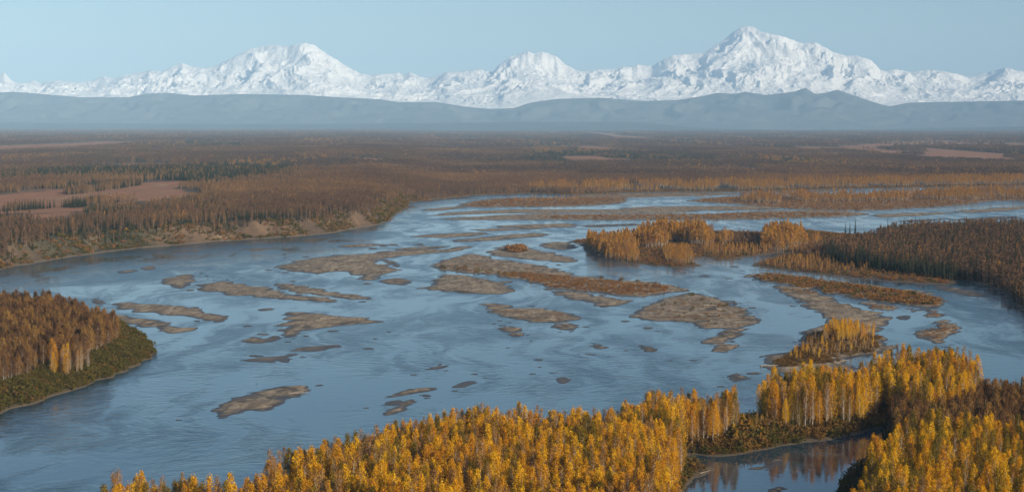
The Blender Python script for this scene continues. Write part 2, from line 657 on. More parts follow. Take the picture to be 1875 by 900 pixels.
# --- mainland sheet to the far hills
MAIN = [(-900, 575), (-100, 512), (0, 494), (60, 483), (130, 470), (230, 457), (340, 447), (430, 440), (540, 433), (600, 428), (640, 420),
        (690, 412), (716, 404), (722, 394), (745, 381), (752, 371), (800, 364), (870, 357.5), (960, 354), (1050, 356), (1150, 353),
        (1250, 351), (1350, 351), (1500, 347), (1650, 344), (1875, 340), (2300, 336)]
mp = np.array([G(a, b) for a, b in MAIN])
t = np.linspace(0, 1, 10, endpoint=False)
mpp = []
for i in range(len(mp) - 1):
    for k in t:
        mpp.append(mp[i] * (1 - k) + mp[i + 1] * k)
mpp.append(mp[-1])
mpp = np.array(mpp)
MPOLY = np.vstack([mpp, [[40000, 3900], [40000, 60000], [-40000, 60000], [-40000, 1150]]])
MAIN_MESH_POLY = MPOLY


def main_h(x, y):
    x = np.asarray(x, float)
    y = np.asarray(y, float)
    near = (y < 4300)
    s = np.full(x.shape, 400.0)
    if near.any():
        s[near] = sdf(MPOLY, x[near], y[near])
    gul = 9.0 * fbm(x / 60, y / 60, 71, 4, 0.6) + 4 * np.abs(perlin(x / 26, y / 26, 75))
    s2 = s + np.where(s > -30, gul * np.clip((s + 4) / 12, 0, 1), 0)
    u, _ = project(x, y, 0 * x)
    bl = 1.5 + 17.0 * (1 - sstep(640, 860, u)) + 3.0 * sstep(60, 900, s)
    wid = np.where(u < 760, 34.0, 50.0)
    h = np.where(s2 > 0, 0.8 * sstep(0, 5, s2) + bl * sstep(3, wid, s2), s2 * 0.3)
    h = h + 0.6 * fbm(x / 40, y / 40, 81, 3) * np.clip(s / 30, 0, 1)
    h = h + 5 * (perlin(x / 1800, y / 2600, 83) + 1.0) * np.clip((y - 4300) / 4000, 0, 1)
    return h


rows = list(np.arange(1480, 2500, 3.6)) + list(np.arange(2500, 3900, 6.0))
r = 3900.0
while r < 36500:
    rows.append(r)
    r *= 1.0125
rows = np.array(rows)
us = np.linspace(-0.32, 0.32, 560)
Y = np.repeat(rows[:, None], len(us), 1)
X = us[None, :] * Y
Z = main_h(X, Y)
LAND.append(((-1e6, 1e6, 1400, 37000), main_h))
me, used = grid_mesh('forest_plain', X, Y, Z, Z > -0.5)

BOGS = [([(-60, 362), (0, 359), (60, 352), (130, 345), (230, 339), (330, 334), (372, 337), (352, 350), (420, 357), (460, 361), (455, 364), (370, 363),
          (330, 366), (270, 374), (210, 384), (160, 391), (80, 394), (0, 395), (-60, 396)], 18),
        ([(-60, 400), (0, 397), (70, 393), (140, 388), (152, 395), (90, 411), (0, 414), (-60, 416)], 18),
        ([(1525, 271), (1600, 262), (1700, 257), (1800, 261), (1900, 264), (1900, 272), (1750, 270), (1620, 273)], 5),
        ([(590, 300), (640, 297), (760, 298), (740, 302), (640, 303)], 8), ([(0, 306), (60, 304), (62, 308), (0, 310)], 10),
        ([(130, 312), (260, 309), (300, 312), (180, 315)], 10)]
PALES = [[(266, 285), (285, 282), (305, 284), (290, 287)], [(590, 283), (640, 280), (690, 281), (650, 284)], [(620, 267), (715, 265), (720, 268), (640, 269)],
         [(880, 272), (1000, 270), (1005, 273), (900, 274)], [(1040, 273), (1200, 271), (1262, 273), (1150, 276)], [(1348, 284), (1380, 283), (1375, 287)],
         [(1235, 275), (1265, 273), (1262, 278)], [(1440, 283), (1560, 279), (1580, 283), (1480, 287)], [(1295, 266), (1345, 264), (1340, 267)],
         [(760, 268), (850, 271), (800, 273)], [(130, 262), (160, 261), (150, 263)]]
SPRUCE_PATCH = [([(160, 383), (230, 363), (330, 359), (348, 368), (300, 386), (200, 393)], 18), ([(60, 308), (200, 304), (400, 301), (610, 299), (600, 304), (400, 307), (200, 311)], 10),
                ([(620, 293), (800, 290), (960, 289), (900, 294), (700, 297)], 8), ([(140, 338), (235, 334), (300, 332), (290, 339), (180, 343)], 18),
                ([(330, 345), (400, 341), (410, 347), (350, 351)], 18)]
VX, VY = X.ravel()[used], Y.ravel()[used]


def mask_of(polys):
    m = np.zeros(VX.shape)
    for p in polys:
        px, z = p if isinstance(p, tuple) else (p, 6)
        wp = world_poly(px, z, 3)
        k = (VX > wp[:, 0].min()) & (VX < wp[:, 0].max()) & (VY > wp[:, 1].min()) & (VY < wp[:, 1].max())
        if k.any():
            s = sdf(wp, VX[k], VY[k])
            w = 0.012 * wp[:, 1].mean() ** 1.0
            m[k] = np.maximum(m[k], sstep(0, w, s + w * 0.8 * fbm(VX[k] / w, VY[k] / (4 * w), 5, 3)))
    return m


for nm, polys in (('bog', BOGS), ('pale', PALES)):
    at = me.attributes.new(nm, 'FLOAT', 'POINT')
    mk = mask_of(polys)
    if nm == 'bog':
        mk = np.maximum(mk, sstep(0.44, 0.6, fbm(VX / 620, VY / (2300 + 0.12 * VY), 211, 4, 0.55)) * (VY > 3900))
    at.data.foreach_set('value', mk.astype(np.float32))
obj('forest_plain', me, M['plain'], 'flat forested plain with bluff reaching to the far hills', 'plain', kind='structure')

# ------------------------------------------------------------------ mountains and hills
CREST = [(-160, 150), (-60, 146), (0, 140), (13, 133), (25, 145), (33, 151), (50, 152), (68, 147), (80, 152), (110, 147), (125, 149), (145, 152), (170, 148), (195, 140),
         (215, 143), (235, 137), (280, 129), (300, 131), (320, 122), (338, 115), (355, 122), (380, 125), (395, 122), (420, 110), (460, 90),
         (490, 84), (505, 82), (530, 85), (545, 81), (558, 79), (577, 82), (600, 98), (640, 123), (660, 134), (680, 138), (700, 136),
         (710, 136), (730, 133), (740, 137), (752, 132), (770, 140), (785, 143), (800, 140), (820, 132), (850, 131), (875, 127), (890, 130),
         (902, 132), (915, 118), (935, 104), (955, 98), (967, 94), (978, 99), (993, 94), (1005, 99), (1018, 103), (1035, 118), (1052, 128),
         (1070, 131), (1095, 127), (1130, 126), (1140, 122), (1155, 124), (1165, 119), (1180, 120), (1193, 122), (1205, 113), (1230, 102),
         (1250, 99), (1285, 97), (1300, 88), (1320, 75), (1335, 62), (1350, 52), (1365, 47), (1375, 49), (1390, 58), (1405, 62), (1425, 65),
         (1455, 76), (1465, 79), (1490, 78), (1505, 86), (1520, 95), (1545, 102), (1565, 102), (1590, 110), (1600, 120), (1607, 128),
         (1620, 130), (1635, 127), (1665, 132), (1690, 128), (1700, 128), (1730, 132), (1750, 136), (1770, 142), (1785, 137), (1810, 131),
         (1835, 124), (1845, 126), (1860, 130), (1890, 130), (1950, 126), (2040, 140)]


def massif():
    cols = np.arange(-120, 2000, 1.6)
    ND = 230
    D0, D1 = 41500.0, 46800.0
    cr = np.array(CREST, float)
    cpy = np.interp(cols, cr[:, 0], cr[:, 1])
    # crest runs at different depths, big peaks further back
    cd = D1 - 800 + 600 * fbm(cols / 160, cols * 0 + 3.3, 11, 3)
    tt = np.concatenate([np.linspace(1, 0, ND) ** 1.0, -np.linspace(0.02, 0.30, 12)])
    T = np.repeat(tt[:, None], len(cols), 1)
    P = np.repeat(cols[None, :], len(tt), 0)
    DD = cd[None, :] - T * (cd[None, :] - D0)
    XX = (P - 937.5) / F * DD / CP
    Zc = Zat(cpy[None, :], DD)
    Zc = np.array(Zc)
    base = Zat(193.0, DD)
    relief = Zc - base
    # smoothed relief: broad shape of each massif lower down its face
    ks = np.exp(-np.linspace(-2.2, 2.2, 61) ** 2)
    ks /= ks.sum()
    smp = np.convolve(np.pad(cpy, 30, mode='edge'), ks, mode='valid')
    rel_s = (Zat(smp[None, :], DD) - base)
    tpos = np.clip(T, 0, 1)
    mixw = sstep(0.0, 0.35, tpos)
    rel = relief * (1 - mixw) + np.minimum(rel_s, relief * 1.15 + 120) * mixw
    wx = XX + 450 * fbm(XX / 2200, DD / 2200, 21, 3)
    wy = DD + 450 * fbm(XX / 2200, DD / 2200, 27, 3)

    def ridged(sx, sy, seed, n=5):
        s = 0
        a = 1.0
        prev = 1.0
        tot = 0
        for i in range(n):
            v = 1 - np.abs(perlin(wx / sx * 2 ** i, wy / sy * 2 ** i, seed + i * 7)) * 1.25
            v = np.clip(v, 0, 1) ** 2 * prev
            s = s + a * v
            tot += a
            prev = np.clip(v * 1.4, 0, 1)
            a *= 0.55
        return s / tot
    rg = ridged(1350, 1900, 41)
    rg2 = ridged(560, 620, 91, 5)
    rg3 = ridged(230, 280, 151, 4)
    face = 0.22 + 0.78 * sstep(-0.25, 0.45, fbm(wx / 1500, wy / 900, 191, 3) + 0.5 * (tpos - 0.3))
    prof = (1 - tpos) ** 0.92
    carve = sstep(0.0, 0.16, tpos)
    h = rel * prof * (1 - 0.20 * carve * (1 - rg)) + (0.09 * relief + 50) * carve * (rg - 0.35) * (1 - tpos) ** 0.5
    h = h + ((rg2 - 0.5) * 130 + (rg3 - 0.45) * 120) * face * carve * np.clip(1.15 - tpos, 0, 1)
    back = T < 0
    h = np.where(back, relief * (1 + T * 2.2), h)
    ceil_ = relief * 0.985
    h = np.where(tpos > 0.01, np.minimum(h, ceil_), h)
    jag = 14 * perlin(XX / 130, DD / 300, 5) + 8 * perlin(XX / 60, DD / 200, 6)
    ZZ = base + h + jag * np.clip(1.2 - tpos, 0, 1) - 60 * tpos
    ZZ = np.maximum(ZZ, 20)
    cuts = [(0, 700, 'broad domed snow mountain'), (700, 1110, 'twin-topped snow peak between the two larger mountains'),
            (1110, 1690, 'tallest snow mountain with pointed summit and long right shoulder'), (1690, 5000, 'low jagged snow range at the right edge'), ]
    labels = ['broad domed snow mountain with low jagged ridges to its left', cuts[1][2], cuts[2][2], cuts[3][2]]
    for (a, b, _), lab in zip(cuts, labels):
        a = a if a else -5000
        i0 = np.searchsorted(cols, a)
        i1 = min(np.searchsorted(cols, b) + 1, len(cols))
        me, _u = grid_mesh('snow_mountain', XX[:, i0:i1], DD[:, i0:i1], ZZ[:, i0:i1])
        obj('snow_mountain', me, M['snow'], lab, 'mountain', group='snow mountains on the skyline', kind='structure')


massif()


def hill_layer(name, crest, dcrest, dfront, mat, label, rough, base_z, seed):
    cols = np.arange(-160, 2040, 4.0)
    cr = np.array(crest, float)
    cpy = np.interp(cols, cr[:, 0], cr[:, 1])
    tt = np.concatenate([np.linspace(1, 0, 46), -np.linspace(0.05, 0.6, 6)])
    T = np.repeat(tt[:, None], len(cols), 1)
    DD = dcrest - T * (dcrest - dfront)
    XX = (cols[None, :] - 937.5) / F * DD / CP
    ks = np.exp(-np.linspace(-2, 2, 41) ** 2)
    ks /= ks.sum()
    sm = np.convolve(np.pad(cpy, 20, mode='edge'), ks, mode='valid')
    m = sstep(0, 0.5, np.clip(T, 0, 1))
    C = Zat((cpy[None, :] * (1 - m) + sm[None, :] * m), DD) - base_z
    tp = np.clip(T, 0, 1)
    rg = 1 - np.abs(fbm(XX / 1300 + 0.3 * perlin(XX / 900, DD / 900, seed + 3), DD / 2200, seed, 4))
    prof = np.cos(tp * math.pi / 2) ** 1.25
    h = C * prof * (1 - 0.45 * sstep(0, 0.25, tp) * (1 - rg)) + rough * 18 * perlin(XX / 160, DD / 400, seed + 9) * sstep(0, 0.1, tp) * (1 - tp)
    h = np.where(T < 0, C * (1 + T * 1.6), h)
    ZZ = base_z + h
    me, _u = grid_mesh(name, XX, DD, ZZ)
    obj(name, me, mat, label, 'hills', kind='structure')


FOOT = [(-160, 172), (0, 170), (30, 168), (80, 172), (150, 178), (240, 178), (270, 172), (310, 170), (360, 175), (450, 172), (560, 174), (620, 178), (700, 182),
        (730, 187), (800, 187), (850, 195), (900, 200), (940, 198), (975, 187), (1020, 181), (1100, 179), (1180, 185), (1240, 183), (1290, 175),
        (1310, 170), (1345, 172), (1362, 168), (1400, 174), (1450, 168), (1472, 161), (1490, 172), (1510, 170), (1530, 164), (1555, 173), (1590, 185),
        (1625, 195), (1660, 188), (1760, 186), (1875, 184), (2040, 180)]
hill_layer('foothills', FOOT, 40600, 35400, M['hill'], 'hazy blue foothills below the snow mountains', 1.0, -3, 131)
LOW = [(-160, 219), (0, 224), (200, 226), (560, 227), (800, 225), (1000, 223), (1180, 224), (1240, 230), (1300, 235), (1450, 238), (1600, 237), (1700, 234),
       (1875, 231), (2040, 229)]
hill_layer('wooded_ridge', LOW, 34600, 32000, M['ridge'], 'low dark wooded rise at the end of the plain', 0.15, -3, 177)

# ------------------------------------------------------------------ gravel bars and willow bars
g, v, hf = 'gravel', 'gravel_veg', 'gravel_half'
BARS = [
    (g, 'thin grey bar nearest the far left bluff', [(211, 500), (222, 495), (236, 493), (253, 493), (244, 498), (225, 501)]),
    (g, 'tiny pale bar in the channel below the left bluff', [(256, 492), (268, 487), (278, 486), (288, 491), (272, 494)]),
    (g, 'leaf-shaped bare bar above the two long left bars', [(292, 517), (305, 509), (325, 504), (345, 502), (357, 507), (352, 519), (330, 528), (310, 523)]),
    (g, 'long bare bar trailing to the right of the leaf-shaped bar', [(362, 529), (380, 518), (405, 514), (440, 519), (480, 525), (510, 532), (545, 539), (600, 545), (622, 549), (610, 553), (560, 550), (500, 546), (430, 540), (395, 535)]),
    (g, 'slim bare bar alongside the long left bar', [(500, 519), (530, 519), (570, 526), (620, 536), (687, 545), (680, 549), (640, 547), (590, 542), (550, 535), (515, 526)]),
    (g, 'little bar behind the wooded point', [(165, 548), (178, 546), (194, 553), (182, 562), (172, 555)]),
    (g, 'long bare bar with small pools off the wooded point', [(204, 557), (230, 553), (265, 555), (320, 559), (360, 566), (385, 573), (410, 581), (398, 589), (370, 584), (320, 577), (275, 573), (230, 568)]),
    (g, 'bare bar running out from behind the wooded point', [(195, 577), (250, 581), (290, 586), (330, 596), (355, 601), (330, 607), (310, 609), (285, 603), (250, 594), (210, 590)]),
    (g, 'boot-shaped bare bar in the left channel', [(523, 571), (560, 572), (600, 575), (650, 580), (697, 588), (680, 592), (640, 595), (590, 601), (560, 604), (545, 607), (538, 617), (520, 620), (517, 602), (522, 586)]),
    (g, 'small bar at the toe of the boot-shaped bar', [(445, 623), (462, 616), (485, 620), (500, 614), (518, 618), (505, 624), (480, 628), (455, 629)]),
    (g, 'broad bare bar with a hooked inlet in mid river', [(508, 489), (530, 480), (570, 472), (620, 467), (680, 464), (740, 458), (800, 456), (860, 451), (852, 459), (800, 463), (740, 469), (700, 476), (692, 481), (724, 494), (705, 506), (680, 513), (660, 511), (640, 504), (625, 497), (590, 503), (560, 501), (530, 496)]),
    (g, 'small bar under the hooked bar', [(693, 515), (712, 510), (732, 509), (754, 515), (738, 522), (715, 520)]),
    (g, 'narrow finger of gravel inside the hooked inlet', [(697, 474), (720, 478), (735, 486), (725, 489), (710, 483)]),
    (g, 'rounded bare bar in front of the long willow bar', [(768, 527), (790, 519), (806, 504), (830, 502), (870, 507), (910, 514), (936, 522), (932, 537), (880, 538), (830, 536), (790, 531)]),
    (hf, 'long bar with bare back and russet willow front in mid river', [(786, 487), (805, 477), (840, 467), (880, 465), (905, 474), (960, 481), (1010, 489), (1036, 495), (1062, 504), (1120, 511), (1170, 514), (1225, 521), (1254, 530), (1212, 538), (1180, 544), (1120, 541), (1060, 534), (1000, 525), (960, 514), (900, 504), (830, 499)]),
    (g, 'bare bar with one bush on its back edge', [(893, 462), (910, 453), (930, 449), (960, 454), (1000, 461), (1040, 469), (1062, 478), (1030, 480), (980, 476), (930, 471), (900, 467)]),
    (g, 'small bare bar beside the wooded flat', [(985, 450), (1010, 443), (1050, 445), (1052, 455), (1020, 457)]),
    (g, 'bare bar below the russet willow bar', [(1010, 534), (1050, 533), (1100, 542), (1157, 550), (1145, 557), (1102, 563), (1080, 555), (1040, 547)]),
    (hf, 'long oval bar with a rusty patch in mid river', [(875, 558), (900, 555), (950, 562), (1010, 567), (1050, 573), (1060, 582), (1030, 591), (980, 590), (930, 582), (895, 571)]),
    (hf, 'broken little bar off the long oval bar', [(1008, 598), (1030, 591), (1057, 593), (1047, 608), (1030, 604)]),
    (hf, 'ragged islet left of the long oval bar tip', [(910, 597), (935, 595), (959, 606), (951, 619), (930, 612)]),
    (hf, 'large triangular bar with pools and scattered bushes', [(1150, 571), (1190, 560), (1210, 548), (1245, 539), (1270, 534), (1300, 544), (1340, 552), (1365, 567), (1375, 579), (1396, 586), (1375, 601), (1350, 618), (1340, 636), (1325, 645), (1300, 635), (1293, 622), (1320, 612), (1325, 601), (1290, 599), (1250, 590), (1205, 588), (1165, 582)]),
    (g, 'big slanting bare bar nearest the lower left water', [(393, 754), (400, 742), (420, 730), (450, 721), (490, 711), (530, 705), (560, 705), (565, 713), (550, 726), (530, 728), (510, 743), (485, 752), (455, 751), (430, 758), (400, 765)]),
    (g, 'thin pointed bar above the golden forest', [(706, 727), (735, 713), (765, 709), (802, 709), (797, 715), (760, 720), (725, 726)]),
    (g, 'dark sliver bar next to the thin pointed bar', [(697, 741), (720, 733), (740, 733), (722, 742)]),
    (g, 'upturned small bar just behind the golden forest', [(703, 759), (718, 745), (745, 731), (759, 732), (746, 749), (725, 757)]),
    (g, 'flat dark mud bar right of the long channel', [(525, 641), (570, 633), (624, 632), (600, 641), (560, 643)]),
    (g, 'flat dark mud bar left of the other mud bars', [(438, 659), (480, 654), (534, 650), (510, 660), (470, 663)]),
    (g, 'short dark mud bar under its neighbours', [(503, 658), (534, 655), (526, 664)]),
    (hf, 'tiny reddish islet in the lower river', [(780, 674), (800, 666), (820, 666), (812, 673), (790, 676)]),
    (g, 'dark curved sliver near the reddish islet', [(826, 706), (850, 698), (874, 697), (860, 706), (840, 710)]),
    (g, 'small oval bar left of the triangular bar', [(1076, 627), (1095, 628), (1115, 636), (1098, 639), (1082, 633)]),
    (g, 'small oval bar below the triangular bar', [(1168, 632), (1190, 634), (1204, 642), (1185, 643)]),
    (g, 'dark rounded mud bar in the lower river', [(1016, 694), (1030, 690), (1045, 696), (1030, 703)]),
    (g, 'low bar left of the tree-topped island', [(1335, 686), (1355, 684), (1378, 692), (1350, 699), (1337, 696)]),
    (v, 'long willow bar in front of the wooded flat', [(1367, 507), (1390, 500), (1430, 500), (1480, 509), (1540, 516), (1600, 520), (1650, 529), (1700, 535), (1737, 548), (1726, 559), (1690, 561), (1640, 555), (1580, 549), (1520, 538), (1460, 524), (1410, 516)]),
    (hf, 'large island with a pale gravel tail and golden trees', [(1408, 523), (1440, 522), (1490, 527), (1502, 537), (1532, 546), (1537, 553), (1580, 565), (1634, 578), (1630, 589), (1607, 608), (1622, 616), (1640, 632), (1632, 644), (1590, 651), (1556, 659), (1562, 674), (1500, 694), (1440, 684), (1400, 674), (1380, 662), (1400, 650), (1440, 643), (1462, 630), (1466, 612), (1490, 600), (1510, 588), (1505, 575), (1475, 563), (1470, 557), (1445, 544), (1423, 532)]),
    (v, 'short willow bar right of the island gravel tail', [(1570, 555), (1600, 554), (1643, 562), (1620, 567), (1590, 564)]),
    (v, 'oval willow islet off the island', [(1681, 568), (1700, 563), (1731, 575), (1720, 581), (1690, 577)]),
    (v, 'tiny willow islet beside the oval islet', [(1658, 565), (1678, 565), (1672, 571)]),
    (g, 'small mud bar at the island channel', [(1640, 582), (1655, 577), (1668, 579), (1660, 586)]),
    (v, 'brown two-lobed islet in the right channel', [(1673, 610), (1700, 600), (1720, 600), (1711, 590), (1730, 585), (1752, 594), (1758, 604), (1737, 619), (1720, 627), (1700, 624)]),
    (v, 'thin willow strip before the dark forest', [(1703, 523), (1730, 523), (1780, 531), (1818, 541), (1800, 544), (1750, 538)]),
    (v, 'far willow bar below the distant golden trees', [(835, 377), (870, 367), (930, 362), (1050, 361), (1142, 360), (1137, 372), (1050, 378), (950, 379), (880, 380)]),
    (g, 'far thin grey bar below the distant willow bar', [(793, 393), (850, 387), (950, 383), (1050, 383), (1200, 383), (1275, 385), (1250, 389), (1050, 390), (900, 391), (800, 395)]),
    (hf, 'far long flat bar behind the wooded flat', [(798, 402), (880, 396), (980, 391), (1050, 391), (1200, 390), (1300, 391), (1400, 386), (1500, 385), (1578, 389), (1582, 394), (1480, 399), (1350, 402), (1250, 403), (1100, 403), (950, 403)]),
    (g, 'far low bar above the small bare bars', [(905, 414), (980, 410), (1050, 409), (1052, 416), (930, 417)]),
    (v, 'far willow flat under the second row of golden trees', [(1255, 368), (1300, 362), (1370, 358), (1500, 356), (1640, 355), (1690, 358), (1760, 355), (1875, 350), (2000, 348), (2000, 365), (1830, 368), (1760, 376), (1650, 383), (1560, 386), (1450, 383), (1400, 378), (1330, 373)]),
    (g, 'far pale shoal in the right channel', [(1745, 387), (1850, 379), (1900, 380), (1800, 389)]),
    (g, 'far dark shoal above the dark forest', [(1735, 403), (1800, 397), (1870, 397), (1800, 404)]),
    (g, 'far grey shoal left of the hooked bar', [(618, 449), (690, 446), (702, 449), (640, 453)]),
    (g, 'far thin shoal near the bluff bend', [(753, 433), (820, 427), (880, 425), (902, 428), (830, 435)]),
    (g, 'far slanting shoal right of the thin shoal', [(820, 441), (900, 432), (980, 426), (1004, 430), (920, 439), (850, 443)]),
    (g, 'far narrow shoal above the hooked bar', [(706, 456), (780, 451), (824, 451), (760, 458)]),
    (g, 'far stub of gravel by the thin shoal', [(753, 448), (775, 445), (779, 450)]),
    (v, 'far scrub strip touching the distant golden trees', [(1050, 358), (1150, 355), (1250, 353), (1372, 355), (1250, 359), (1150, 362), (1060, 364)]),
    (hf, 'far thin strip between two bright channels', [(1128, 381), (1250, 377), (1400, 377), (1455, 381), (1350, 385), (1200, 385)]),
    (g, 'far short strip right of the long flat bar', [(1590, 395), (1650, 390), (1755, 389), (1700, 394), (1620, 398)]),
    (g, 'far dark strip in the channel before the wooded flat', [(1060, 413), (1150, 409), (1180, 411), (1100, 416)]),
    (g, 'far slim strip above the dark forest', [(1640, 404), (1720, 400), (1745, 401), (1680, 406)]),
    (g, 'far sliver left of the distant willow bar', [(770, 384), (830, 378), (860, 379), (800, 386)]),
    (g, 'far sliver beside the bluff bend', [(860, 420), (930, 417), (990, 418), (900, 423)]),
    (hf, 'slim bar in the calm backwater', [(1371, 858), (1400, 851), (1425, 841), (1440, 847), (1410, 857)]),
    (hf, 'little bar at the bottom of the backwater', [(1400, 900), (1420, 889), (1437, 892), (1425, 903)]),
]
for k, lab, px in BARS:
    far = 'far' in lab
    dark = 'mud' in lab or 'dark' in lab
    top = 0.22 if dark else (1.2 if k == v else 0.85)
    patch('gravel_bar', px, top, 0.075 if not far else 0.05, 0.55 if 'golden trees' in lab else 1.25, M[k], lab, 'gravel bar', group='bars in the river', pool=0.22 if k == g else 0.34)
SPECKS = [(368, 500, 6), (378, 505, 7), (380, 511, 6), (391, 513, 8), (416, 512, 7), (427, 508, 5), (340, 478, 9), (522, 472, 8), (560, 470, 14), (712, 607, 7),
          (687, 620, 16), (676, 638, 18), (620, 635, 14), (758, 686, 16), (818, 678, 9), (868, 684, 15), (660, 747, 9), (672, 746, 8), (805, 735, 6),
          (985, 658, 18), (988, 672, 6), (975, 684, 12), (1012, 682, 16), (905, 592, 10), (915, 587, 14), (935, 591, 9), (972, 623, 8), (930, 636, 9),
          (1030, 634, 9), (1045, 640, 8), (1058, 648, 9), (1082, 649, 22), (1115, 651, 7), (1145, 641, 12), (1230, 660, 9), (1270, 659, 14), (1318, 707, 18),
          (485, 566, 26), (455, 596, 20), (560, 615, 14), (1380, 512, 14), (1290, 505, 18), (1335, 510, 14), (1250, 500, 14), (1345, 488, 16), (1360, 495, 10),
          (1465, 552, 24), (1450, 560, 14), (1720, 640, 12), (1740, 647, 10), (1730, 635, 14), (352, 766, 10), (325, 768, 14), (422, 808, 7), (468, 803, 9),
          (1690, 600, 9), (1550, 556, 10), (1790, 706, 26), (1830, 712, 30), (1185, 600, 22), (1205, 606, 14), (1380, 683, 26), (700, 495, 8), (1765, 702, 14)]
for k, lab, px in BARS:
    ys = [q[1] for q in px]
    wid = max(q[0] for q in px) - min(q[0] for q in px)
    if min(ys) < 440 or wid < 45 or max(ys) > 800:
        continue
    for q in range(2 + int(wid / 90)):
        a, b = random.choice(px)
        b += random.choice((-1, 1)) * random.uniform(2, 7) * (b - 226) / 350
        a += random.uniform(-26, 26)
        if not (a > 1640 and b > 640) and not (a < 300 and b > 560):
            SPECKS.append((a, b, random.uniform(7, 24)))
for i, (a, b, w) in enumerate(SPECKS):
    h = max(1.8, w * 0.17)
    rr = [1 + 0.3 * random.uniform(-1, 1) for _ in range(7)]
    px = [(a + w * 0.5 * rr[q] * math.cos(q * 2 * math.pi / 7), b + h * 0.5 * rr[q] * math.sin(q * 2 * math.pi / 7)) for q in range(7)]
    patch('gravel_shoal', px, 0.35, 0.10, 1.3, M['gravel_half' if i % 3 else 'gravel'],
          'tiny low shoal breaking the river surface', 'shoal', group='tiny shoals in the river', res=0.8)

# ------------------------------------------------------------------ tree prototypes
def tube(path, radii, sides):
    path = np.array(path, float)
    Vv, Q = [], []
    for i, p in enumerate(path):
        tdir = path[min(i + 1, len(path) - 1)] - path[max(i - 1, 0)]
        tdir = tdir / (np.linalg.norm(tdir) + 1e-9)
        a = np.cross(tdir, (0.3, 0.9, 0.1))
        a /= np.linalg.norm(a)
        b = np.cross(tdir, a)
        for k in range(sides):
            an = 2 * math.pi * k / sides
            Vv.append(p + radii[i] * (math.cos(an) * a + math.sin(an) * b))
    for i in range(len(path) - 1):
        for k in range(sides):
            k2 = (k + 1) % sides
            Q.append((i * sides + k, i * sides + k2, (i + 1) * sides + k2, (i + 1) * sides + k))
    return np.array(Vv), np.array(Q)


def join(parts):
    Vs, Qs, o = [], [], 0
    for Vv, Q in parts:
        Vs.append(Vv)
        Qs.append(np.asarray(Q) + o)
        o += len(Vv)
    return np.vstack(Vs), np.vstack(Qs)


def leaves(rng, centers, rad, n, size, droop=0.0):
    """n leaf-spray quads round every centre"""
    C = np.repeat(np.array(centers), n, 0)
    R = np.repeat(np.array(rad), n, 0)
    off = rng.normal(0, 0.5, C.shape) * R
    P = C + off
    a = rng.normal(0, 1, C.shape)
    a[:, 2] *= 0.7
    a /= np.linalg.norm(a, axis=1)[:, None]
    b = np.cross(a, rng.normal(0, 1, C.shape))
    b /= np.linalg.norm(b, axis=1)[:, None] + 1e-9
    s = size * rng.uniform(0.55, 1.25, (len(C), 1))
    a *= s
    b *= s * rng.uniform(0.5, 0.9, (len(C), 1))
    Vv = np.stack([P - a * 0.5, P + b * 0.5, P + a * 0.6, P - b * 0.45], 1).reshape(-1, 3)
    Q = np.arange(len(Vv)).reshape(-1, 4)
    return Vv, Q


def broadleaf(seed, H, R, base, n_cl, per, size, limbs, sides, shape=1.0):
    """columnar birch / cottonwood: trunk with rising limbs, leaf sprays in clumps"""
    rng = np.random.default_rng(seed)
    bend = rng.normal(0, 0.025 * H, 2)
    zs = np.linspace(0, H * 0.96, 7)
    path = [(bend[0] * (z / H) ** 2, bend[1] * (z / H) ** 2, z) for z in zs]
    r0 = 0.013 * H
    parts = [tube(path, [r0 * (1 - 0.93 * z / H) + 0.012 for z in zs], sides)]
    cen, rad = [], []

    def prof(u):
        return R * (0.35 + 0.65 * math.sin(min(1, (u + 0.12) / 0.55) * math.pi / 2)) * (1 - max(0, u - 0.45) / 0.62) ** (0.75 * shape)
    for i in range(n_cl):
        u = (i + rng.uniform(0, 1)) / n_cl
        u = u ** 0.9
        z = H * (base + (1 - base) * u)
        an = i * 2.399 + rng.normal(0, 0.5)
        rr = prof(u) * math.sqrt(rng.uniform(0.05, 1.0))
        ax = (bend[0] * (z / H) ** 2, bend[1] * (z / H) ** 2)
        c = (ax[0] + rr * math.cos(an), ax[1] + rr * math.sin(an), min(z, H * 0.99))
        cen.append(c)
        k = 0.55 + 0.55 * (1 - u)
        rad.append((R * 0.40 * k, R * 0.40 * k, R * 0.70 * k))
        if i % max(1, n_cl // max(1, limbs)) == 0 and limbs and u < 0.9:
            z0 = max(z - rr * 1.3 - 0.4, H * base * 0.6)
            p0 = (bend[0] * (z0 / H) ** 2, bend[1] * (z0 / H) ** 2, z0)
            mid = tuple((p0[q] * 0.5 + c[q] * 0.5) - (0.15 if q == 2 else 0) for q in range(3))
            parts.append(tube([p0, mid, c], [r0 * 0.32, r0 * 0.2, 0.012], 3 if sides < 6 else 4))
    cen.append((bend[0], bend[1], H * 0.97))
    rad.append((R * 0.16, R * 0.16, R * 0.5))
    return join(parts), leaves(rng, cen, rad, per, size)


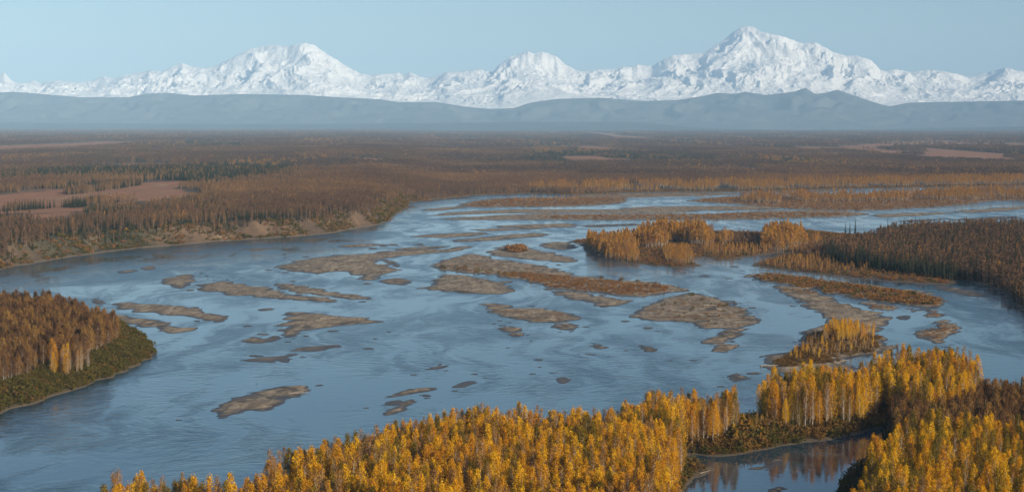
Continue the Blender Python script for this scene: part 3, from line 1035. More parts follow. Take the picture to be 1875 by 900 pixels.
def spruce(seed, H, R, tiers, per, sides, size):
    rng = np.random.default_rng(seed)
    zs = np.linspace(0, H, 4)
    trunk = tube([(0, 0, z) for z in zs], [0.012 * H * (1 - 0.97 * z / H) for z in zs], sides)
    Vv = []
    for i in range(tiers):
        u = (i + 0.5) / tiers
        z = H * (0.06 + 0.94 * u)
        rr = R * (1 - u) ** 0.85 * rng.uniform(0.8, 1.2) + 0.05
        for k in range(per):
            an = rng.uniform(0, 2 * math.pi)
            L = rr * rng.uniform(0.65, 1.1)
            w = size * (0.35 + 0.65 * (1 - u)) * rng.uniform(0.7, 1.2)
            d = np.array((math.cos(an), math.sin(an), 0))
            s = np.array((-math.sin(an), math.cos(an), 0))
            p0 = np.array((0, 0, z + 0.25))
            tip = d * L + (0, 0, z - 0.32 * L)
            m = d * L * 0.55 + (0, 0, z - 0.10 * L)
            Vv += [p0, m + s * w * 0.5 - (0, 0, 0.22 * w), tip, m - s * w * 0.5 - (0, 0, 0.22 * w)]
    Vv += [np.array(q) for q in ((-.08, 0, H * .92), (0.08, 0, H * .92), (0.02, 0.04, H * 1.02), (-.02, .03, H * 1.0))]
    Vv = np.array(Vv)
    return trunk, (Vv, np.arange(len(Vv)).reshape(-1, 4))


def bush(seed, H, R, n_cl, per, size, stems):
    rng = np.random.default_rng(seed)
    parts, cen, rad = [], [], []
    for i in range(n_cl):
        an = rng.uniform(0, 2 * math.pi)
        rr = R * math.sqrt(rng.uniform(0, 1))
        z = H * rng.uniform(0.25, 0.95) * (1 - 0.45 * (rr / R) ** 2)
        c = (rr * math.cos(an), rr * math.sin(an), z)
        cen.append(c)
        rad.append((R * 0.32, R * 0.32, H * 0.22))
        if i < stems:
            parts.append(tube([(c[0] * 0.25, c[1] * 0.25, -0.1), (c[0] * 0.6, c[1] * 0.6, z * 0.6), c], [0.06, 0.04, 0.015], 3))
    return join(parts), leaves(rng, cen, rad, per, size)


def clump(seed, n, spread, maker):
    rng = np.random.default_rng(seed)
    A, B = [], []
    for i in range(n):
        (tv, tq), (lv, lq) = maker(seed * 31 + i)
        o = np.array((rng.uniform(-spread, spread), rng.uniform(-spread, spread), 0))
        s = rng.uniform(0.75, 1.2)
        A.append((tv * s + o, tq))
        B.append((lv * s + o, lq))
    return join(A), join(B)


PROTO_COL = {}


def proto_mesh(name, parts, leaf_mat, bark):
    (tv, tq), (lv, lq) = parts
    Vv, Q = join([(tv, tq), (lv, lq)])
    me = raw_mesh(name, Vv, Q, False, [0] * len(tq) + [1] * len(lq))
    me.materials.append(bark)
    me.materials.append(leaf_mat)
    return me


def collection_of(name, meshes):
    c = bpy.data.collections.new(name)
    for i, me in enumerate(meshes):
        o = bpy.data.objects.new("%s_%02d" % (name, i), me)
        c.objects.link(o)
    PROTO_COL[name] = c
    return c


def scatter_object(name, coll, pts, idx, rot, scl, label, cat):
    """one object: points that carry instanced plants"""
    me = bpy.data.meshes.new(name)
    n = len(pts)
    me.vertices.add(n)
    me.vertices.foreach_set('co', np.asarray(pts, np.float32).ravel())
    for nm, ty, dat in (('pick', 'INT', np.asarray(idx, np.int32)), ('turn', 'FLOAT', np.asarray(rot, np.float32)), ('size', 'FLOAT', np.asarray(scl, np.float32))):
        a = me.attributes.new(nm, ty, 'POINT')
        a.data.foreach_set('value', dat)
    o = obj(name, me, None, label, cat, kind='stuff')
    ng = bpy.data.node_groups.new(name, 'GeometryNodeTree')
    ng.interface.new_socket('Geometry', in_out='INPUT', socket_type='NodeSocketGeometry')
    ng.interface.new_socket('Geometry', in_out='OUTPUT', socket_type='NodeSocketGeometry')
    N, L = ng.nodes, ng.links
    gi, go = N.new('NodeGroupInput'), N.new('NodeGroupOutput')
    ci = N.new('GeometryNodeCollectionInfo')
    ci.inputs['Collection'].default_value = coll
    ci.inputs['Separate Children'].default_value = True
    ci.inputs['Reset Children'].default_value = True
    ip = N.new('GeometryNodeInstanceOnPoints')
    ip.inputs['Pick Instance'].default_value = True

    def attr(nm, ty):
        a = N.new('GeometryNodeInputNamedAttribute')
        a.data_type = ty
        a.inputs['Name'].default_value = nm
        return a.outputs['Attribute']
    L.new(gi.outputs[0], ip.inputs['Points'])
    L.new(ci.outputs[0], ip.inputs['Instance'])
    L.new(attr('pick', 'INT'), ip.inputs['Instance Index'])
    cx = N.new('ShaderNodeCombineXYZ')
    L.new(attr('turn', 'FLOAT'), cx.inputs[2])
    L.new(cx.outputs[0], ip.inputs['Rotation'])
    L.new(attr('size', 'FLOAT'), ip.inputs['Scale'])
    L.new(ip.outputs[0], go.inputs[0])
    md = o.modifiers.new('scatter', 'NODES')
    md.node_group = ng
    return o


# detail: near trees (leaf sprays of ~0.5 m), mid trees, far clumps
NEAR_BROAD = [broadleaf(100 + i, 18.0, 2.15 + 0.4 * (i % 3), 0.14 + 0.05 * (i % 4), 84, 25, 0.36, 20, 6, 0.9 + 0.28 * (i % 3)) for i in range(8)]
NEAR_THIN = [broadleaf(150 + i, 18.0, 1.7 + 0.2 * (i % 3), 0.24, 56, 15, 0.34, 30, 6) for i in range(4)]
NEAR_BIRCH = [broadleaf(200 + i, 14.0, 2.2 + 0.3 * (i % 3), 0.22, 70, 22, 0.44, 22, 6, 0.7 + 0.2 * (i % 3)) for i in range(6)]
NEAR_SPRUCE = [spruce(300 + i, 15.0, 1.7 + 0.2 * i, 26, 9, 5, 0.9) for i in range(4)]
NEAR_BUSH = [bush(400 + i, 3.2, 2.0, 16, 16, 0.55, 7) for i in range(5)]
MID_BROAD = [broadleaf(500 + i, 18.0, 1.9, 0.34, 26, 9, 0.95, 7, 4, 1.1) for i in range(5)]
MID_BIRCH = [broadleaf(520 + i, 14.0, 2.3, 0.18, 22, 8, 1.15, 5, 4, 0.7) for i in range(5)]
MID_SPRUCE = [spruce(540 + i, 14.0, 1.7, 16, 9, 4, 1.7) for i in range(4)]
MID_BUSH = [bush(560 + i, 2.6, 2.4, 8, 7, 1.0, 3) for i in range(4)]
FAR_BIRCH = [clump(600 + i, 7, 9.0, lambda s: broadleaf(s, 14.0, 2.6, 0.12, 9, 4, 2.3, 0, 3, 0.7)) for i in range(4)]
FAR_SPRUCE = [clump(640 + i, 6, 8.0, lambda s: spruce(s, 13.0, 1.9, 6, 4, 3, 2.6)) for i in range(3)]
FAR_GOLD = [clump(660 + i, 7, 8.0, lambda s: broadleaf(s, 17.0, 2.4, 0.14, 9, 4, 2.2, 0, 3)) for i in range(3)]
P, D = M['bark_pale'], M['bark_dark']
# cottonwood pool: 0-7 gold near, 8-11 faded thin near, 12-15 olive near, 16-20 mid gold, 21-23 far gold clumps, 24-26 mid faded
C_COTTON = collection_of('cottonwood', [proto_mesh('cw', p, M['gold'], P) for p in NEAR_BROAD] + [proto_mesh('cw', p, M['faded'], P) for p in NEAR_THIN]
                         + [proto_mesh('cw', p, M['olive'], P) for p in NEAR_BROAD[:4]] + [proto_mesh('cw', p, M['orange'], P) for p in MID_BROAD]
                         + [proto_mesh('cw', p, M['faded'], P) for p in FAR_GOLD] + [proto_mesh('cw', p, M['faded'], P) for p in MID_BROAD[:3]])
# birch pool: 0-5 near, 6-10 mid, 11-14 far clumps
C_BIRCH = collection_of('birch', [proto_mesh('bi', p, M['rust_near'], P) for p in NEAR_BIRCH] + [proto_mesh('bi', p, M['rust'], P) for p in MID_BIRCH]
                        + [proto_mesh('bi', p, M['rust_far'], P) for p in FAR_BIRCH])
# spruce pool: 0-3 near, 4-7 mid, 8-10 far
C_SPRUCE = collection_of('spruce', [proto_mesh('sp', p, M['needle'], D) for p in NEAR_SPRUCE] + [proto_mesh('sp', p, M['needle'], D) for p in MID_SPRUCE]
                         + [proto_mesh('sp', p, M['needle'], D) for p in FAR_SPRUCE])
# bush pool: 0-4 willow near, 5-8 willow mid, 9-13 green near, 14-17 green mid
C_BUSH = collection_of('bush', [proto_mesh('bu', p, M['willow'], D) for p in NEAR_BUSH] + [proto_mesh('bu', p, M['russet'], D) for p in MID_BUSH]
                       + [proto_mesh('bu', p, M['green'], D) for p in NEAR_BUSH] + [proto_mesh('bu', p, M['green'], D) for p in MID_BUSH])

# ------------------------------------------------------------------ planting
POOL = {'cottonwood': [], 'birch': [], 'spruce': [], 'bush': []}   # rows: x y z pick turn scale height tag


def lattice(poly, sp):
    x0, y0 = poly.min(0)
    x1, y1 = poly.max(0)
    X, Y = np.meshgrid(np.arange(x0, x1 + sp, sp), np.arange(y0, y1 + sp, sp * 0.9))
    X = X + (np.arange(X.shape[0]) % 2)[:, None] * sp * 0.5
    X = (X + RNG.uniform(-0.42, 0.42, X.shape) * sp).ravel()
    Y = (Y + RNG.uniform(-0.42, 0.42, Y.shape) * sp).ravel()
    k = inside_poly(poly, X, Y)
    return X[k], Y[k]


def plant(pool, x, y, picks, h0, h1, proto_h, tag, zmin=0.35, sink=0.1):
    if len(x) == 0:
        return
    z = ground_z(x, y)
    k = z > zmin
    x, y, z = x[k], y[k], z[k]
    n = len(x)
    if n == 0:
        return
    picks = np.asarray(picks)
    hh = h0 + (h1 - h0) * np.clip(RNG.beta(2.2, 2.0, n) + 0.45 * perlin(x / 22, y / 22, 301), 0, 1.1)
    POOL[pool].append(np.column_stack([x, y, z - sink, picks[RNG.integers(0, len(picks), n)], RNG.uniform(0, 6.28, n), hh / proto_h, hh, np.full(n, tag)]))


def thin(x, y, frac):
    k = RNG.uniform(0, 1, len(x)) < frac
    return x[k], y[k]


GOLD, FADED, OLIVE = list(range(8)), [8, 9, 10, 11], [12, 13, 14, 15]
MGOLD, FGOLD, MFADED = [16, 17, 18, 19, 20], [21, 22, 23], [24, 25, 26]
NB, MB_, FB = list(range(6)), [6, 7, 8, 9, 10], [11, 12, 13, 14]
NS, MS, FS = [0, 1, 2, 3], [4, 5, 6, 7], [8, 9, 10]
NW, MW, NG_, MG = [0, 1, 2, 3, 4], [5, 6, 7, 8], [9, 10, 11, 12, 13], [14, 15, 16, 17]

NEARPOLY = world_poly(NEAR)


def cotton_stand(px, sp, h0, h1, tag, mix=(0.47, 0.34, 0.19), inset=2.0):
    poly = world_poly(px, 1.5, 3)
    x, y = lattice(poly, sp)
    k = sdf(NEARPOLY, x, y) > inset
    x, y = x[k], y[k]
    gap = fbm(x / 15, y / 15, 77 + tag, 3)
    k = (gap > -0.58) & (RNG.uniform(0, 1, len(x)) > 0.05)
    x, y = x[k], y[k]
    r = RNG.uniform(0, 1, len(x)) + 0.35 * perlin(x / 16, y / 16, 9)
    k1 = r < mix[0]
    k2 = (r >= mix[0]) & (r < mix[0] + mix[1])
    k3 = r >= mix[0] + mix[1]
    plant('cottonwood', x[k1], y[k1], GOLD, h0, h1, 18, tag)
    plant('cottonwood', x[k2], y[k2], FADED, h0, h1 * 1.03, 18, tag)
    plant('cottonwood', x[k3], y[k3], OLIVE, h0 * 0.85, h1 * 0.97, 18, tag)


# foreground golden stand (tag 1), slough-side stands (2, 3), lower right stand (4)
cotton_stand([(120, 1060), (205, 990), (270, 968), (305, 985), (350, 955), (400, 990), (440, 966), (500, 932), (600, 894), (700, 860), (760, 840), (850, 828), (900, 838), (960, 822),
              (1075, 828), (1150, 815), (1235, 800), (1250, 830), (1252, 860), (1245, 900), (1238, 1120), (60, 1120)], 3.4, 12.5, 20.5, 1)
cotton_stand([(1235, 796), (1290, 783), (1345, 786), (1350, 800), (1310, 812), (1250, 816)], 3.4, 10, 19.5, 1)
cotton_stand([(1392, 752), (1440, 738), (1520, 733), (1600, 738), (1612, 758), (1600, 770), (1540, 780), (1470, 787), (1425, 788), (1398, 776)], 3.4, 11, 20, 2)
cotton_stand([(1592, 712), (1640, 702), (1700, 700), (1765, 708), (1790, 726), (1780, 752), (1720, 772), (1640, 770), (1615, 745)], 3.4, 10.5, 20.5, 3, (0.40, 0.25, 0.35))
cotton_stand([(1640, 838), (1700, 825), (1760, 830), (1830, 845), (1900, 850), (2050, 870), (2050, 1140), (1560, 1140), (1570, 960), (1600, 880)], 4.2, 10, 19.5, 4, (0.42, 0.13, 0.45))


def near_region(px, pool, picks, sp, h0, h1, ph, tag, frac=1.0, inset=1.0):
    poly = world_poly(px, 1.5, 3)
    x, y = lattice(poly, sp)
    k = sdf(NEARPOLY, x, y) > inset
    x, y = thin(x[k], y[k], frac)
    plant(pool, x, y, picks, h0, h1, ph, tag)


RB = [(1630, 770), (1700, 762), (1790, 745), (1880, 742), (2100, 750), (2100, 860), (1880, 840), (1760, 824), (1690, 822), (1640, 812)]
near_region(RB, 'birch', NB, 4.6, 8, 13, 14, 4, 0.85)
near_region(RB, 'spruce', NS, 8, 9, 15, 15, 4, 0.6)
near_region([(1796, 722), (1880, 728), (2100, 738), (2100, 752), (1880, 745), (1796, 742)], 'birch', NB, 5, 6, 10, 14, 4)
near_region([(1605, 790), (1640, 782), (1660, 800), (1630, 840), (1600, 880), (1560, 920), (1560, 880), (1600, 820)], 'spruce', NS, 4.2, 5, 10, 15, 4, 0.8)
# undergrowth along the slough and shore edges
near_region([(1245, 826), (1330, 822), (1420, 806), (1500, 798), (1600, 780), (1614, 784), (1540, 799), (1440, 816), (1330, 833), (1250, 834)], 'bush', NW + NG_, 2.6, 2.0, 4.5, 3.2, 5)
near_region([(1340, 785), (1395, 775), (1425, 795), (1400, 808), (1345, 814)], 'cottonwood', OLIVE + FADED + GOLD[:2], 4.0, 4, 8.5, 18, 2, 0.6)
near_region([(1345, 775), (1395, 768), (1430, 798), (1400, 815), (1350, 820)], 'bush', NG_ + NW, 2.8, 3, 6.5, 3.2, 5)
near_region([(1230, 840), (1262, 845), (1258, 880), (1245, 940), (1225, 940)], 'bush', NW + NG_, 2.6, 2, 5, 3.2, 5)
near_region(NEAR, 'bush', NW * 2 + NG_, 4.2, 2.0, 5.5, 3.2, 5, 0.85, 2.0)

near_region([(450, 960), (700, 872), (960, 832), (1200, 812), (1238, 860), (1238, 1100), (300, 1100)], 'spruce', NS, 17, 10, 17, 15, 1, 0.5)
# wooded point, left
pp = world_poly([(-120, 590), (0, 585), (120, 590), (195, 600), (214, 610), (205, 628), (165, 648), (150, 664), (90, 668), (40, 690), (0, 700), (-120, 725)], 6.0, 3)
x, y = lattice(pp, 4.5)
plant('birch', x, y, NB, 7.5, 16, 14, 11)
x, y = lattice(pp, 11)
plant('spruce', *thin(x, y, 0.5), NS, 10, 17, 15, 11)
x, y = lattice(world_poly([(95, 655), (150, 650), (160, 668), (100, 676)], 7.0, 3), 4.5)
plant('cottonwood', *thin(x, y, 0.7), FADED + GOLD[:2], 11, 14, 18, 11)
x, y = lattice(PPOLY, 2.5)
k = ~inside_poly(pp, x, y)
plant('bush', x[k], y[k], NG_ * 7 + NW, 1.8, 4.2, 3.2, 12, 0.3)

# right flat: stands
def flat_stand(px, pool, picks, sp, h0, h1, ph, tag, frac=1.0):
    x, y = lattice(world_poly(px, 1.5, 3), sp)
    if tag in (41, 42):
        k = fbm(x / 55, y / 220, 9 + tag, 4, 0.6) > -0.18
        x, y = x[k], y[k]
    if tag in (21, 22, 23, 24):
        sd = sdf(world_poly(px, 1.5, 3), x, y) + 5 * perlin(x / 9, y / 14, 12)
        k = (sd > 7) & (fbm(x / 12, y / 20, 5, 3) > -0.6)
        ke = (sd <= 7) & (RNG.uniform(0, 1, len(x)) < 0.62)
        plant(pool, x[ke], y[ke], picks, h0 * 0.45, h1 * 0.85, ph, tag)
        x, y = x[k], y[k]
        h0 *= 0.75
        h1 *= 1.08
    plant(pool, *thin(x, y, frac), picks, h0, h1, ph, tag)


GF = MGOLD * 2 + MFADED
flat_stand([(1066, 449), (1110, 446), (1160, 447), (1168, 460), (1150, 470), (1100, 470), (1072, 460)], 'cottonwood', GF, 4.2, 12, 17, 18, 21)
flat_stand([(1160, 440), (1215, 433), (1290, 433), (1308, 444), (1300, 452), (1262, 449), (1230, 446), (1220, 455), (1165, 455)], 'cottonwood', GF, 4.2, 15, 20, 18, 22)
flat_stand([(1318, 442), (1340, 441), (1342, 448), (1318, 449)], 'cottonwood', GF, 4.0, 13, 17, 18, 23)
flat_stand([(1392, 444), (1420, 437), (1470, 438), (1478, 452), (1440, 460), (1395, 458)], 'cottonwood', GF, 4.2, 15, 20, 18, 24)
flat_stand([(1478, 445), (1505, 445), (1505, 452), (1480, 453)], 'cottonwood', GF, 5, 9, 14, 18, 24, 0.6)
flat_stand([(1095, 466), (1160, 464), (1165, 478), (1110, 474)], 'cottonwood', MFADED + MGOLD, 4.2, 6, 10, 18, 25)
flat_stand([(1215, 462), (1260, 460), (1270, 480), (1225, 482)], 'cottonwood', MFADED + MGOLD, 4.4, 6, 10, 18, 25)
flat_stand([(1290, 458), (1400, 455), (1480, 458), (1480, 463), (1380, 466), (1300, 468)], 'cottonwood', MGOLD + MFADED, 6.0, 5, 10, 18, 25, 0.7)
flat_stand([(1340, 437), (1392, 437), (1392, 452), (1345, 450)], 'birch', MB_, 6, 6, 10, 14, 25)
flat_stand([(1380, 484), (1480, 472), (1560, 484), (1600, 494), (1560, 500), (1440, 492)], 'cottonwood', MFADED * 2 + MGOLD, 7.0, 4, 8.5, 18, 25, 0.7)
flat_stand([(1466, 455), (1520, 452), (1545, 470), (1480, 470)], 'birch', MB_, 7, 4, 8, 14, 25, 0.8)
EF = [(1500, 458), (1530, 462), (1600, 446), (1610, 438), (1660, 429), (1750, 425), (1900, 421), (2100, 424), (2100, 635), (1990, 638), (1885, 573), (1855, 549), (1825, 532), (1790, 518),
      (1755, 508), (1680, 500), (1610, 494), (1560, 486), (1530, 474)]
flat_stand(EF, 'birch', MB_, 5.8, 8, 16.5, 14, 27, 0.8)
flat_stand(EF, 'spruce', MS, 7.0, 9, 20, 14, 27, 0.75)
flat_stand(EF, 'cottonwood', MGOLD + MFADED * 2, 15, 9, 16, 18, 27, 0.4)
flat_stand([(1515, 470), (1560, 472), (1600, 484), (1690, 494), (1755, 505), (1800, 518), (1850, 545), (1890, 575), (1875, 575), (1835, 545), (1790, 522), (1740, 512), (1660, 503), (1570, 492), (1525, 480)],
           'spruce', MS, 4.6, 9, 17, 14, 27, 0.8)
x, y = lattice(world_poly(FLAT, 0, 3), 4.6)
plant('bush', *thin(x, y, 0.85), MW * 3 + MG, 1.0, 2.8, 2.6, 28, 0.6)

# tree-topped island and vegetated bars
ISL = [(1505, 613), (1530, 605), (1590, 606), (1598, 618), (1560, 622), (1510, 622)]
flat_stand(ISL, 'cottonwood', GOLD + FADED[:2], 4.0, 6, 11.5, 18, 31, 0.8)
flat_stand([(1470, 630), (1500, 618), (1590, 618), (1600, 636), (1580, 648), (1500, 655), (1470, 645)], 'cottonwood', FADED * 3 + GOLD[:5], 4.2, 2.5, 6.0, 18, 32, 0.75)
flat_stand([(1440, 650), (1470, 640), (1475, 655), (1450, 660)], 'cottonwood', GOLD, 6, 3, 6, 18, 32, 0.7)
flat_stand([(1395, 662), (1440, 650), (1470, 622), (1500, 605), (1600, 605), (1610, 625), (1590, 645), (1500, 664), (1420, 668)], 'bush', NW, 2.7, 1.0, 2.6, 3.2, 33, 0.8)
BUSHY = [([(900, 500), (960, 497), (1060, 508), (1170, 518), (1225, 526), (1180, 541), (1120, 538), (1060, 531), (1000, 522), (950, 511)], MW, 3.4, 0.8, 2.0, 0.75),
         ([(800, 489), (860, 487), (900, 493), (960, 497), (940, 505), (850, 498)], MW + MG, 6.5, 1.2, 3.0, 0.5),
         ([(1375, 506), (1430, 502), (1540, 518), (1650, 531), (1728, 547), (1715, 556), (1640, 551), (1540, 540), (1420, 514)], MW * 3 + MG, 3.6, 1.0, 2.8, 0.85),
         ([(1415, 525), (1490, 529), (1498, 536), (1440, 531)], MW, 3.4, 0.6, 1.4, 0.8),
         ([(1572, 556), (1600, 555), (1640, 562), (1600, 564)], MW, 3, 0.5, 1.2, 0.8), ([(1684, 569), (1700, 565), (1728, 575), (1700, 577)], MW, 3, 0.5, 1.3, 0.8),
         ([(1700, 602), (1722, 601), (1714, 591), (1748, 596), (1752, 604), (1720, 618), (1690, 614)], MW, 3, 0.5, 1.4, 0.5),
         ([(1706, 524), (1780, 532), (1812, 541), (1750, 537)], MW, 3.4, 0.8, 2.0, 0.8),
         ([(930, 455), (955, 452), (960, 458), (938, 460)], MW, 3.0, 3.0, 5.5, 0.8),
         ([(1170, 572), (1240, 545), (1330, 556), (1380, 590), (1320, 630), (1300, 598)], MW + MG, 11, 0.7, 2.0, 0.45),
         ([(940, 568), (1010, 572), (1050, 580), (1000, 585)], MW, 6, 0.4, 0.9, 0.5),
         ([(850, 374), (930, 364), (1050, 363), (1135, 362), (1130, 371), (950, 377)], MW, 9, 1.2, 3.0, 0.75),
         ([(980, 396), (1200, 393), (1400, 389), (1570, 390), (1480, 397), (1250, 401), (1100, 401)], MW, 9, 1.2, 3.2, 0.75),
         ([(1270, 368), (1370, 360), (1640, 358), (1875, 353), (1980, 350), (1980, 364), (1760, 374), (1600, 383), (1450, 381), (1340, 371)], MW, 9, 1.2, 3.2, 0.75)]
for px, pk, sp_, h0, h1, fr in BUSHY:
    flat_stand(px, 'bush', pk, sp_, h0, h1, 2.6, 34, fr)
flat_stand([(945, 369), (1000, 365), (1050, 364), (1055, 368), (960, 372)], 'cottonwood', MGOLD + MFADED, 11, 5, 11, 18, 35, 0.5)

for px in ([(1055, 360), (1150, 357), (1250, 355), (1360, 356), (1250, 358), (1150, 361)], [(1280, 368), (1370, 361), (1640, 372), (1700, 370), (1875, 362), (1760, 373), (1600, 381), (1450, 380)],
           [(980, 395), (1300, 392), (1560, 390), (1480, 396), (1250, 400)]):
    flat_stand(px, 'cottonwood', MFADED * 2 + MGOLD, 14, 3, 7, 18, 35, 0.5)
# far golden strips
flat_stand([(1365, 363), (1500, 360), (1650, 362), (1690, 358), (1750, 355), (1900, 352), (1980, 350), (1980, 362), (1830, 364), (1690, 367), (1500, 371), (1372, 371)], 'cottonwood', MGOLD + MFADED * 2, 7.5, 8, 18, 18, 41)
STRIP = [(968, 349), (1000, 342), (1100, 340), (1300, 338), (1500, 335), (1700, 330), (1900, 328), (2050, 327), (2050, 338), (1875, 341), (1650, 345), (1500, 348), (1250, 351), (1000, 352)]
STRIPW = world_poly(STRIP, 1.5, 3)
flat_stand(STRIP, 'cottonwood', MGOLD + MFADED * 3, 9.0, 8, 17, 18, 42)

# mainland forest
BOGW = [world_poly(p, z, 3) for p, z in BOGS] + [world_poly(p, 6, 3) for p in PALES]
SPW = [world_poly(p, z, 3) for p, z in SPRUCE_PATCH]
u_lim = 0.305


def clearing(x, y):
    return fbm(x / 620, y / (2300 + 0.12 * y), 211, 4, 0.55)


def main_pts(d0, d1, sp):
    Yr = np.arange(d0, d1, sp * 0.9)
    xs, ys = [], []
    for i, yy in enumerate(Yr):
        x = np.arange(-u_lim * yy, u_lim * yy, sp) + (i % 2) * sp * 0.5
        xs.append(x)
        ys.append(np.full(len(x), yy))
    x = np.concatenate(xs)
    y = np.concatenate(ys)
    x = x + RNG.uniform(-.45, .45, len(x)) * sp
    y = y + RNG.uniform(-.45, .45, len(x)) * sp
    if d0 < 4200:
        s = sdf(MPOLY, x, y)
        u, _ = project(x, y, 0 * x)
        k = s > np.where(u < 760, 20 + 8 * perlin(x / 30, y / 30, 3), 10)
        k &= ~inside_poly(STRIPW, x, y)
        x, y = x[k], y[k]
    bog = np.zeros(len(x), bool)
    for w in BOGW:
        wx = 45 * perlin(x / 90, y / 260, 15)
        wy = 130 * perlin(x / 110, y / 300, 16) + 50 * perlin(x / 40, y / 120, 18)
        bog |= inside_poly(w, x + wx, y + wy)
    bog &= ~(fbm(x / 130, y / 420, 33, 3) > 0.42)
    k = ~bog & ~((y > 3900) & (clearing(x, y) > 0.52))
    return x[k], y[k]


def main_forest(d0, d1, sp, bp, spk, gp, hb, hs, ph, tag):
    x, y = main_pts(d0, d1, sp)
    sw = np.zeros(len(x), bool)
    for w in SPW:
        sw |= inside_poly(w, x, y)
    r = RNG.uniform(0, 1, len(x))
    zone = fbm(x / 800, y / 2600, 19, 4, 0.6)
    ps = np.where(sw, 0.8, np.clip(0.22 + 1.1 * zone, 0.04, 0.95))
    isS = r < ps
    gz = fbm(x / 420, y / 2500, 29, 3)
    isG = ~isS & (r > 0.992 - 0.5 * np.clip(gz - 0.25, 0, 1))
    isB = ~isS & ~isG
    plant('birch', x[isB], y[isB], bp, hb[0], hb[1], ph[0], tag)
    dens = isS & ~sw
    plant('spruce', x[dens], y[dens], spk, hs[0], hs[1], ph[1], tag)
    d2 = isS & sw
    plant('spruce', x[d2], y[d2], spk, hs[0] * 0.45, hs[1] * 0.55, ph[1], tag)
    plant('cottonwood', x[isG], y[isG], gp, hb[0], hb[1] * 1.1, ph[2], tag)


main_forest(1500, 4300, 5.6, MB_, MS, MFADED + MGOLD[:1], (7.5, 13), (7, 14), (14, 14, 18), 51)
main_forest(4300, 9500, 17, FB, FS, FGOLD, (8, 12), (7, 12), (14, 13, 17), 52)
main_forest(9500, 30000, 52, FB, FS, FGOLD, (11, 17), (10, 16), (14, 13, 17), 53)
# bushes on the bluff face
x, y = lattice(np.array([(-700, 1450), (800, 1450), (1400, 3900), (-300, 3900)], float), 4.2)
s = sdf(MPOLY, x, y)
u, _ = project(x, y, 0 * x)
nn = fbm(x / 55, y / 55, 61, 3)
k = (s > 0.5 + 5 * np.abs(perlin(x / 20, y / 20, 8))) & (s < 30) & (u < 780) & (nn > -0.35)
plant('bush', x[k], y[k], MG * 2 + MW, 1.5, 4.2, 2.6, 54, 0.4)
k = (s > 3) & (s < 40) & (u >= 780)
plant('bush', x[k], y[k], MW * 2 + MG, 1.0, 3.0, 2.6, 54, 0.5)

# ------------------------------------------------------------------ choose the trees that show largest as single things
for k in POOL:
    POOL[k] = np.vstack(POOL[k])


def visible_pixels():
    """screen columns filled from near to far: how much of each plant stands clear of nearer ones"""
    rows = []
    for k, A in POOL.items():
        near = A[A[:, 1] < 2700]
        ids = np.nonzero(A[:, 1] < 2700)[0]
        wid = {'cottonwood': 3.6, 'birch': 4.0, 'spruce': 3.0, 'bush': 3.6}[k]
        ub, vb = project(near[:, 0], near[:, 1], near[:, 2])
        ut, vt = project(near[:, 0], near[:, 1], near[:, 2] + near[:, 6])
        w = wid * F / near[:, 1] * (0.6 if k != 'bush' else 0.9)
        for i in range(len(near)):
            rows.append((near[i, 1], k, ids[i], ub[i], vb[i], vt[i], w[i]))
    rows.sort(key=lambda q: q[0])
    cover = np.full(1875, 900.0)
    out = {k: np.zeros(len(A)) for k, A in POOL.items()}
    for d, k, i, u, vb, vt, w in rows:
        a, b = int(max(0, u - w / 2)), int(min(1875, u + w / 2 + 1))
        if b <= a or vt > 900 or vb < 0:
            continue
        seg = cover[a:b]
        vis = np.clip(np.minimum(seg, vb) - vt, 0, None)
        out[k][i] = vis.sum()
        up = vt + 0.25 * (vb - vt)
        cover[a:b] = np.minimum(seg, np.where(vb >= seg - 30, up, seg))
    return out


VIS = visible_pixels()

STAND = {1: 'in the golden near-bank stand', 2: 'in the stand beyond the backwater', 3: 'in the rounded stand behind the backwater',
         4: 'in the lower right wood', 11: 'on the wooded point', 31: 'in the grove on the tree-topped island',
         32: 'low on the tree-topped island'}


def single_meshes(parts, leaf, bark, nm):
    out = []
    for (tv, tq), (lv, lq) in parts:
        a = raw_mesh(nm + '_trunk', tv, tq, True)
        a.materials.append(bark)
        b = raw_mesh(nm + '_crown', lv, lq, False)
        b.materials.append(leaf)
        out.append((a, b))
    return out


SM = {('cottonwood', 'gold'): single_meshes(NEAR_BROAD, M['gold'], P, 'cottonwood'), ('cottonwood', 'faded'): single_meshes(NEAR_THIN, M['faded'], P, 'cottonwood'),
      ('cottonwood', 'olive'): single_meshes(NEAR_BROAD[:4], M['olive'], P, 'cottonwood'), ('birch', 'rust'): single_meshes(NEAR_BIRCH, M['rust_near'], P, 'birch'),
      ('spruce', 'dark'): single_meshes(NEAR_SPRUCE, M['needle'], D, 'spruce')}
LOOK = {'gold': 'golden', 'faded': 'faded orange', 'olive': 'olive green', 'rust': 'rust brown', 'dark': 'dark green'}


def PLACE(row):
    u, vv = project(row[0], row[1], row[2])
    lo, hi = SPAN[int(row[7])]
    k = int(np.clip((u - lo) / (hi - lo + 1e-6) * 5, 0, 4))
    tall = 'tall' if row[6] > 15.5 else ('short' if row[6] < 11 else 'middling')
    b0, b1, b2, b3 = BACK[int(row[7])]
    rowname = 'front row' if row[1] < b1 else ('middle row' if row[1] < b2 else 'back row')
    return tall + ', ' + rowname + ', ' + ['far left', 'left of centre', 'central', 'right of centre', 'far right'][k]


